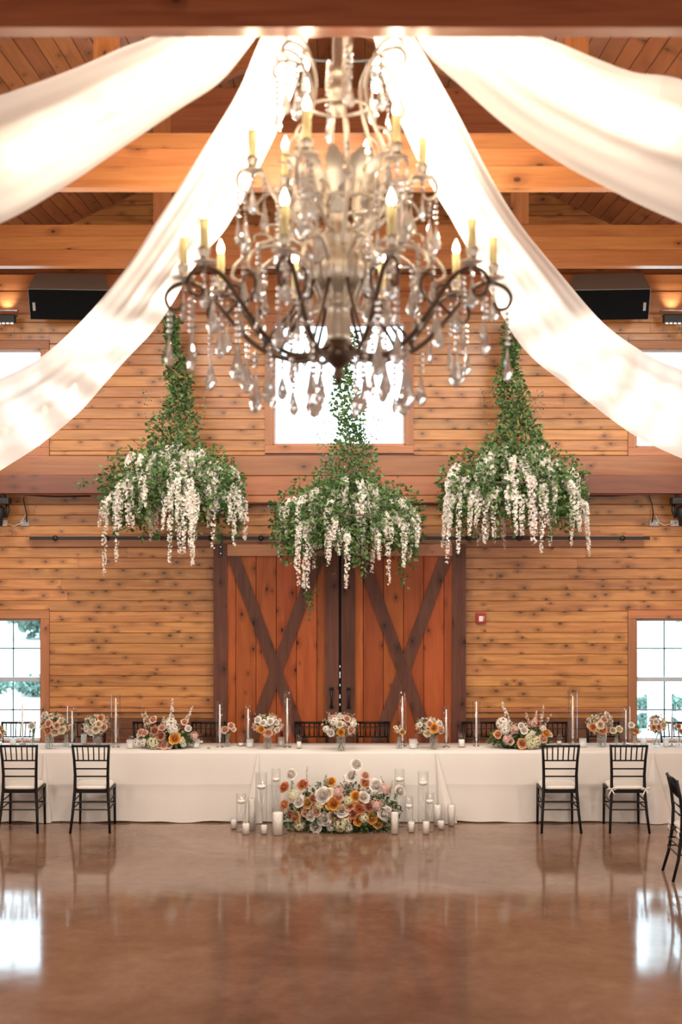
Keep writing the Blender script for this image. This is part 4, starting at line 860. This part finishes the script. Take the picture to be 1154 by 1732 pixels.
# ------------------------------------------------------------------ hanging flower chandeliers
def hanging(px,ytop,ymid,hwpx,label,seed,vine_top=536,strands=84,dense_side=0, sprigs=()):
    D=16.42; s=F/D; X=(px-577)/s; zl=lambda py: CAM_H+(866-py)/s
    zc=zl(ymid); t_=thing('hanging_flower_chandelier',label,'hanging flowers',(X,D,zc),0,'hanging wisteria chandeliers'); rx=hwpx/s; ztop=zl(ytop)-zc
    g=np.random.default_rng(seed); r=random.Random(seed)
    MB().tube([(.75*rx*math.cos(a),.75*rx*math.sin(a),-.02) for a in [2*math.pi*k_/32 for k_ in range(33)]],.012,6).build('hoop',M['bark'],t_,True)
    MB().tube([(0,0,0),(0,0,(RIDGE-SL*abs(X))-zc-.02)],.003,5).build('wire',M['wire'],t_)
    # dome foliage
    n=7000; a=g.random(n)*2*math.pi; rr=g.random(n)**.55; x=rr*np.cos(a)*rx; y=rr*np.sin(a)*rx*.85
    lump=.07*np.sin(a*5+seed)+.05*np.sin(a*9+2*seed); x=x*(1+lump*.8); y=y*(1+lump*.8)
    top=ztop*(1-rr**3.2)*.85+.05+lump; bot=-.32-.20*g.random(n)*rr+lump*1.5
    u_=g.random(n)**.75; z=top*(1-u_)+bot*u_*(.55+.45*rr); out=np.stack([np.cos(a)*rr,np.sin(a)*rr,.25-u_*.9],1)
    stuff(cloud('foliage',np.stack([x,y,z],1),.038+.04*g.random(n),M['leaf'],t_,LEAF,LEAF_F,out*1.3))
    # vine column up the wire
    zt_=zl(vine_top)-zc; n=2100; h=g.random(n)**1.35; zz=ztop*.75+h*(zt_-ztop*.75); w=.30*(1-h)**2.6+.10*(1+.45*np.sin(h*15+seed)); a=g.random(n)*6.283; q=g.random(n)**.6
    pts=np.stack([np.cos(a)*w*q+.05*np.sin(h*7+seed),np.sin(a)*w*q,zz],1); v_=stuff(cloud('climbing_vine',pts,.038+.034*g.random(n),M['leaf'],t_,LEAF,LEAF_F,np.stack([np.cos(a),np.sin(a),g.normal(size=n)*.6],1)*1.2))
    n=220; a=g.random(n)*6.283; h=g.random(n); pts=np.stack([np.cos(a)*(.28+.1*h),np.sin(a)*.25,ztop*.8+h*.75],1); stuff(cloud('vine_sprigs',pts,.03,M['leaf_grey'],t_,LEAF,LEAF_F))
    # wisteria strands
    for k_ in range(strands):
        a=r.uniform(0,2*math.pi); 
        if k_%3: a=-math.pi/2+r.uniform(-1.35,1.35)
        rr=r.choice((1.0,.98,.9,.7,.5)) if k_%4 else .35
        L_=r.choice((.22,.34,.46,.62))*r.uniform(.85,1.15)*(1.35 if dense_side and math.cos(a)*dense_side>.6 else 1)
        x0,y0=rr*rx*math.cos(a),rr*rx*.85*math.sin(a); z0_=ztop*(1-rr**3.2)*.78-.04+r.uniform(-.22,.10)
        # path: along the dome a little, then straight down
        p=[Vector((x0*.9,y0*.9,z0_+.03)),Vector((x0*1.02,y0*1.03,z0_-.05)),Vector((x0*1.05,y0*1.06,z0_-.05-L_*.5)),Vector((x0*1.05+r.uniform(-.03,.03),y0*1.06,z0_-.05-L_))]
        n=int(210*L_*1.0)+40; u=g.random(n)*2.999; i=u.astype(int); f=(u-i)[:,None]; PP=np.array([q[:] for q in p]); pts=PP[i]*(1-f)+PP[i+1]*f
        tt=u/3; rad=.042*(1-.62*tt); off=g.normal(size=(n,3)); off/=np.linalg.norm(off,axis=1,keepdims=True); pts=pts+off*rad[:,None]
        o=cloud('wisteria',pts,.026*(1.1-.4*tt),M['wist_pink' if r.random()<.2 else 'wist'],t_,FLORET,FLORET_F,off*1.8)
    # trailing tendrils of green
    for k_ in range(9):
        a=r.uniform(0,2*math.pi); x0,y0=rx*.9*math.cos(a),rx*.8*math.sin(a); L_=r.uniform(.25,.42); n=34; tt=g.random(n)
        pts=np.stack([x0+.04*np.sin(tt*6+a)+g.normal(size=n)*.02,y0+g.normal(size=n)*.02,-.32-tt*L_],1); o=cloud('tendril',pts,.04,M['leaf'],t_,LEAF,LEAF_F,np.array([0,0,-.6]))
    for sx,sy,ln,dx in sprigs:
        n=26; tt=g.random(n); pts=np.stack([(sx-px)/s+dx*tt+g.normal(size=n)*.02,-.3+g.normal(size=n)*.02,zl(sy)-zc-ln*tt+g.normal(size=n)*.02],1); o=cloud('tendril',pts,.05,M['leaf'],t_,LEAF,LEAF_F,np.array([dx,0,-ln])*2)
        MB().tube([((sx-px)/s,-.3,zl(sy)-zc),((sx-px)/s+dx*.5,-.3,zl(sy)-zc-ln*.45),((sx-px)/s+dx,-.3,zl(sy)-zc-ln)],.003,5).build('stem',M['stem'],o)
    return t_
hanging(297,752,815,118,'hanging wisteria chandelier with the longest cream strands, left of the barn doors',11,dense_side=-1,sprigs=((180,812,.08,-.33),(372,885,.2,.02),(268,900,.08,.03)))
hanging(588,806,868,124,'lowest hanging wisteria chandelier, centred in front of the barn doors',12,vine_top=560,strands=64,sprigs=((536,985,.40,-.10),(520,985,.25,.02),(676,960,.18,.05)))
hanging(868,752,815,119,'hanging wisteria chandelier right of the barn doors, beside the stage light cable',13,strands=92)

# ------------------------------------------------------------------ ceiling drapes and their string lights
def catmull(A, n):
    A=np.asarray(A,float); m=len(A); out=[]
    for q in np.linspace(0,m-1.0001,n):
        i=int(q); f=q-i; p0,p1,p2,p3=A[max(i-1,0)],A[i],A[min(i+1,m-1)],A[min(i+2,m-1)]
        out.append(.5*((2*p1)+(-p0+p2)*f+(2*p0-5*p1+4*p2-p3)*f*f+(-p0+3*p1-3*p2+p3)*f**3))
    return np.array(out)
def drape(label, st, seed, slabel, nbulb, bulb_v, hang, watt, back):
    A=[list(P(a,b_,D))+list(P(c_,d_,D)) for a,b_,c_,d_,D in st]
    C_=catmull(A,110); nw=34; g=np.random.default_rng(seed); ph=g.random(8)*6
    o0=Vector(C_[0][:3]); V=[]
    for i,row in enumerate(C_):
        a,b_=Vector(row[:3]),Vector(row[3:]); t=i/109
        tan=Vector(C_[min(i+1,109)][:3])-Vector(C_[max(i-1,0)][:3]); wd=b_-a; nrm=tan.cross(wd).normalized()
        if nrm.y>0: nrm=-nrm
        L_=wd.length
        for k_ in range(nw+1):
            v=k_/nw
            fold=.030*math.sin(v*9+ph[0]+t*2)+.020*math.sin(v*19+ph[1]-t*3)+.010*math.sin(v*37+ph[2]+5*t)+.010*math.sin(t*21+v*7+ph[3])
            fold*= (.22+.36*min(L_,1.0))
            edge=.012*math.sin(t*33+ph[4])*(1 if v in (0,1) else 0)
            bow=-.06*L_*(1-(2*v-1)**2)                 # the band sags into a shallow trough
            V.append(a.lerp(b_,v)+nrm*(fold-bow*.5)+wd*edge*.3-o0)
    Fc=[(i*(nw+1)+k_,i*(nw+1)+k_+1,(i+1)*(nw+1)+k_+1,(i+1)*(nw+1)+k_) for i in range(109) for k_ in range(nw)]
    d=thing('ceiling_drape',label,'drape',o0); MB().add(V,Fc).build('sheer_fabric',M['drape'],d,True)
    # string lights hang just behind the cloth
    s=thing('string_lights',slabel,'string lights',o0,0,'string lights behind the drapes'); cord=[]; 
    def at(t,v):
        row=C_[min(109,max(0,int(t*109)))]; a,b_=Vector(row[:3]),Vector(row[3:]); return a.lerp(b_,v)+Vector((0,back,0))
    for q in np.linspace(0,.96,60): cord.append(at(q,bulb_v)-o0+Vector((0,0,.03)))
    MB().tube(cord,.006,5).build('cord',M['plastic'],s)
    for k_ in range(nbulb):
        t=(k_+.35)/nbulb*.95; p=at(t,bulb_v)-o0
        so=MB().lathe([(.0,.03),(.014,.03),(.016,-.02),(.0,-.02)],8).build('socket',M['plastic'],s,True,p-Vector((0,0,hang-.05)))
        MB().tube([(0,0,.03),(0,0,hang-.03)],.004,5).build('drop_lead',M['plastic'],so)
        MB().lathe([(.012,-.02),(.03,-.05),(.034,-.075),(.025,-.1),(0,-.112)],12).build('bulb',M['sbulb'],so,True)
        point('string_bulb_lamp',p+o0-Vector((0,0,hang+.03)),watt,(1,.89,.76),.09)
st=[(500,-40,545,-40,8.3),(443,62,522,62,8.5),(405,150,498,150,8.7),(365,220,468,225,8.95),(315,300,430,300,9.4),(262,380,383,385,9.95),(215,455,330,450,10.5),(140,545,270,545,11.3),(75,603,200,622,12.2),(20,633,125,705,13.2),(-40,655,30,778,14.2),(-130,690,-60,818,15.2),(-260,670,-210,810,16.3)]
drape('broad sheer white drape sweeping low from the chandelier, over the left loudspeaker',st,1,'string of warm bulbs behind the low drape over the left loudspeaker',14,.45,.06,12,.5)
st=[(640,-40,600,-40,8.3),(702,62,632,62,8.5),(752,150,655,150,8.7),(790,220,683,220,8.95),(833,300,722,300,9.4),(882,380,770,385,9.95),(945,457,812,460,10.5),(1020,545,884,588,11.3),(1078,588,975,663,12.2),(1122,613,1077,738,13.2),(1170,632,1160,778,14.2),(1250,670,1260,818,15.2),(1410,650,1370,810,16.3)]
drape('broad sheer white drape sweeping low from the chandelier, over the right loudspeaker',st,2,'string of warm bulbs behind the low drape over the right loudspeaker',14,.45,.06,12,.5)
st=[(420,-25,520,-20,8.55),(330,30,470,25,8.55),(270,62,434,62,8.5),(205,85,375,135,8.4),(150,108,300,185,8.3),(80,137,200,255,8.2),(30,152,115,310,8.15),(-30,172,-5,380,8.1),(-250,240,-210,450,8.0),(-650,290,-600,500,7.9),(-1080,250,-1050,430,7.8)]
drape('high sheer white drape crossing the upper left corner',st,3,'string of bulbs behind the high drape in the upper left corner',12,.45,.05,1.7,.10)
st=[(740,-25,640,-20,8.55),(850,32,690,35,8.55),(915,62,727,100,8.5),(958,80,787,155,8.4),(1000,99,862,220,8.3),(1067,122,947,275,8.2),(1120,131,1027,320,8.15),(1165,139,1154,377,8.1),(1400,210,1360,450,8.0),(1800,260,1750,500,7.9),(2230,220,2200,430,7.8)]
drape('high sheer white drape crossing the upper right corner',st,4,'string of bulbs behind the high drape in the upper right corner',12,.12,.15,1.7,.10)

# ------------------------------------------------------------------ chandelier
CS=300.6
ch=thing('chandelier','large antique silver chandelier with candle bulbs and crystal drops in the middle','chandelier',(-.015,8.0,CAM_H))
zc_=lambda y:(866-y)/CS
rc=lambda r:r/CS
def pf(l): return [(rc(r),zc_(y)) for r,y in l]
MB().lathe(pf([(0,650),(5,645),(9,634),(7,624),(13,618),(26,606),(29,596),(27,585),(22,576)]),20).build('finial',M['bronze'],ch,True)
MB().lathe(pf([(22,576),(20,566),(22,552),(19,535),(17,522),(25,517),(27,509),(20,504),(22,497),(36,490),(50,474),(54,458),(51,440),(40,427),(26,420),(24,412),(29,404),(30,396),(22,390),(20,378),(13,370),(14,362),(0,360)]),28).build('urn_column',M['metal'],ch,True)
# gadroons round the urn
g_=MB()
for k_ in range(14):
    a=2*math.pi*k_/14; g_.tube([(rc(r)*math.cos(a),rc(r)*math.sin(a),zc_(y)) for r,y in ((36,488),(51,474),(56,458),(52,440),(41,428))],[.010,.017,.019,.015,.008],6)
g_.build('urn_ribs',M['metal'],ch,True)
MB().lathe(pf([(0,362),(12,360),(11,352),(0,305)]),6).build('glass_obelisk',M['crystal'],ch)
MB().lathe(pf([(0,200),(9,196),(13,186),(14,176),(9,170),(16,164),(21,154),(17,144),(10,138),(17,128),(19,118),(10,110),(9,62),(7,30),(0,28)]),18).build('upper_column',M['metal'],ch,True)
MB().tube([(0,0,zc_(30)),(0,0,RIDGE-CAM_H-.02)],.012,8).build('hanging_rod',M['bronze'],ch)
for y in (130,390,520): pass
# crystal drop meshes
def drop_mesh(w,h,name='crystal_drop'):
    n=8; pr=[(.004,0),(w*.28,-h*.22),(w*.62,-h*.5),(w*1.0,-h*.74),(w*.62,-h*.92),(.0,-h)]
    V=[];Fc=[]
    for j,(r_,z) in enumerate(pr):
        for k_ in range(n):
            a=2*math.pi*(k_+.5*(j%2))/n; V.append((r_*math.cos(a),r_*.55*math.sin(a),z))
    for j in range(len(pr)-1):
        for k_ in range(n):
            a,b_=j*n+k_,j*n+(k_+1)%n; c_,d_=a+n,b_+n
            if j%2: Fc+=[(a,b_,c_),(b_,d_,c_)]
            else: Fc+=[(a,b_,d_),(a,d_,c_)]
    Fc.append(tuple(range(n-1,-1,-1)))
    return MB().add(V,Fc).mesh(name,M['crystal'])
def strand_mesh(nb,beadr,w,h):
    """bead string with a faceted drop below it"""
    mb=MB(); z=-.01
    for i in range(nb):
        mb.lathe([(0,z),(beadr*.75,z-beadr*.45),(beadr,z-beadr),(beadr*.75,z-beadr*1.55),(0,z-beadr*2)],8); z-=beadr*2.15
    d=drop_mesh(w,h); n=len(mb.v); mb.v+=[(v.co.x,v.co.y,v.co.z+z) for v in d.vertices]; mb.f+=[tuple(i+n for i in p.vertices) for p in d.polygons]
    bpy.data.meshes.remove(d); return mb.mesh('crystal_strand',M['crystal'])
S_long=strand_mesh(6,.0155,.046,.205); S_mid=strand_mesh(4,.015,.042,.19); S_short=strand_mesh(2,.014,.036,.17); S_thin=strand_mesh(7,.014,.024,.21); S_big=strand_mesh(3,.016,.058,.25); S_bead=strand_mesh(5,.0145,.032,.15)
flame=MB().lathe([(.0,0),(.016,.002),(.023,.022),(.021,.042),(.010,.068),(0,.088)],12).mesh('bulb',M['bulb'],True)
def arm_mesh(curves,mat_,name='arm'):
    mb=MB()
    for pts,r0,r1 in curves:
        c_=catmull([(rc(r),0,zc_(y)) for r,y in pts],max(10,len(pts)*4)); m_=len(c_); mb.tube([tuple(p) for p in c_],list(np.linspace(r0,r1,m_)),7)
    return mb.mesh(name,mat_,True)
LOW=arm_mesh([([(24,590),(60,604),(105,603),(150,576),(190,532),(222,494),(246,480),(270,481),(287,492),(292,507),(284,522),(268,523),(263,512)],.017,.010),
              ([(190,532),(168,508),(168,486),(184,482),(190,494)],.010,.007),([(128,592),(108,560),(82,530),(62,500),(50,478)],.011,.012)],M['bronze'])  # darker metal paints in the shade of the backlit arms
LOW2=arm_mesh([([(46,452),(70,428),(105,416),(142,424),(170,445),(180,466),(166,476),(156,466)],.014,.008),([(105,416),(120,398),(140,398),(142,410)],.009,.006),([(50,470),(34,500),(36,520),(52,524),(60,512)],.011,.008)],M['metal'],'scroll')
CUP=MB().lathe([(0,zc_(482)),(.012,zc_(480)),(.014,zc_(474)),(.06,zc_(472)),(.068,zc_(468)),(.058,zc_(468)),(.02,zc_(465)),(.028,zc_(460)),(.034,zc_(452)),(.036,zc_(448)),(.028,zc_(449)),(0,zc_(452))],16).mesh('candle_cup',M['metal'],True)
SLEEVE=MB().lathe([(.0235,zc_(452)),(.0235,zc_(402)),(.012,zc_(401)),(.012,zc_(400))],14).mesh('candle_sleeve',M['sleeve'],True)
def radial(me,name,r_,dz,parent): return link(name,me,parent,(rc(r_),0,dz))
CHP=Vector((-.015,8.0,CAM_H))
for k_ in range(10):
    th=R(18+36*k_); a=-math.pi/2+th
    arm=link('arm',LOW,ch); arm.rotation_euler=(0,0,a); link('scroll',LOW2,arm)
    radial(CUP,'candle_cup',262,0,arm); radial(SLEEVE,'candle_sleeve',262,0,arm); radial(flame,'bulb',262,zc_(401),arm)
    pos=CHP+Vector((rc(262)*math.cos(a),rc(262)*math.sin(a),zc_(365))); 
    point('candle_bulb_lamp',pos,4,(1,.80,.55),.03)
    for me,r_,y in ((S_mid if k_%2 else S_long,286,523),(S_thin if k_%2 else S_mid,246,486),(S_short if k_%2 else S_long,200,532),(S_big if k_%2 else S_mid,140,590),(S_short,262,474),(S_short if k_%2 else S_bead,95,606),(S_bead,163,477),(S_mid,160,425)):
        o=radial(me,'crystal_strand',r_,zc_(y),arm); o.rotation_euler=(0,0,rng.uniform(0,3))
UP=arm_mesh([([(26,392),(55,388),(88,362),(112,330),(126,304),(142,292),(160,293),(171,307),(168,325),(154,331),(146,322)],.013,.008),([(88,362),(72,340),(78,322),(92,326)],.008,.006),([(112,330),(128,338),(140,356),(132,368),(122,360)],.008,.006)],M['metal'])
for k_ in range(6):
    a=-math.pi/2+R(40+60*k_); arm=link('arm',UP,ch); arm.rotation_euler=(0,0,a)
    cu_=radial(CUP,'candle_cup',146,zc_(305)-zc_(480),arm); sl=radial(SLEEVE,'candle_sleeve',146,zc_(305)-zc_(480),arm); radial(flame,'bulb',146,zc_(401)+zc_(305)-zc_(480),arm)
    point('candle_bulb_lamp',CHP+Vector((rc(146)*math.cos(a),rc(146)*math.sin(a),zc_(192))),4,(1,.80,.55),.03)
    for me,r_,y in ((S_bead,170,326),(S_big,158,330),(S_mid,126,300),(S_short,146,298),(S_long,100,340)):
        o=radial(me,'crystal_strand',r_,zc_(y),arm); o.rotation_euler=(0,0,rng.uniform(0,3))
CAGE=arm_mesh([([(40,420),(62,385),(84,350),(92,315),(84,268),(66,220),(52,175),(50,140),(60,112),(80,96),(104,93),(118,104),(116,118),(105,120)],.014,.008),([(60,112),(74,86),(96,74),(112,80),(110,92),(101,90)],.009,.006),([(66,220),(84,228),(92,248),(84,258)],.008,.006)],M['metal'],'cage_bar')
def leaf_blade():
    V=[];n=10
    for i in range(n+1):
        u=i/n; r_=60+18*u+34*max(0,u-.45)**1.3*2; y=345-95*u+26*max(0,u-.75)*3; w=.052*math.sin(math.pi*(.12+.86*u))**.8*(1+.18*math.sin(u*22))
        V+=[(rc(r_)-.012,-w,zc_(y)-.004),(rc(r_),0,zc_(y)),(rc(r_)-.012,w,zc_(y)-.004)]
    return MB().add(V,[(i*3+j,i*3+j+1,i*3+j+4,i*3+j+3) for i in range(n) for j in range(2)]).mesh('acanthus_leaf',M['metal'],True)
AC=leaf_blade()
for k_ in range(6):
    a=-math.pi/2+R(10+60*k_); bar=link('cage_bar',CAGE,ch); bar.rotation_euler=(0,0,a)
    for me,r_,y in ((S_bead,112,120),(S_mid,76,98),(S_short,90,258),(S_mid,58,250)):
        o=radial(me,'crystal_strand',r_,zc_(y),bar); o.rotation_euler=(0,0,rng.uniform(0,3))
    for q in (0,1):
        lf=link('acanthus_leaf',AC,ch); lf.rotation_euler=(0,0,a+R(15+30*q))
for y,r_ in ((345,84),(182,50)):
    MB().tube([(rc(r_)*math.cos(2*math.pi*i/36),rc(r_)*math.sin(2*math.pi*i/36),zc_(y)) for i in range(37)],.010,6).build('cage_ring',M['metal'],ch,True)
# warm bulbs bunched where the drapes meet above the chandelier
hb=thing('canopy_bulb_cluster','cluster of warm bulbs where the drapes gather above the chandelier','string lights',(0,8.85,6.25))
MB().tube([(.45*math.cos(2*math.pi*i/24),.25*math.sin(2*math.pi*i/24),.12) for i in range(25)],.008,6).build('cord_ring',M['plastic'],hb)
for i in range(6):
    a=2*math.pi*i/6; p=Vector((.45*math.cos(a),.25*math.sin(a),0))
    so=MB().lathe([(0,.12),(.014,.12),(.016,.0),(0,0)],8).build('socket',M['plastic'],hb,True,p); MB().lathe([(.012,0),(.03,-.03),(.034,-.055),(.025,-.08),(0,-.092)],12).build('bulb',M['sbulb'],so,True)
    point('canopy_bulb_lamp',p+Vector((0,8.85,6.20)),11,(1,.87,.72),.05)
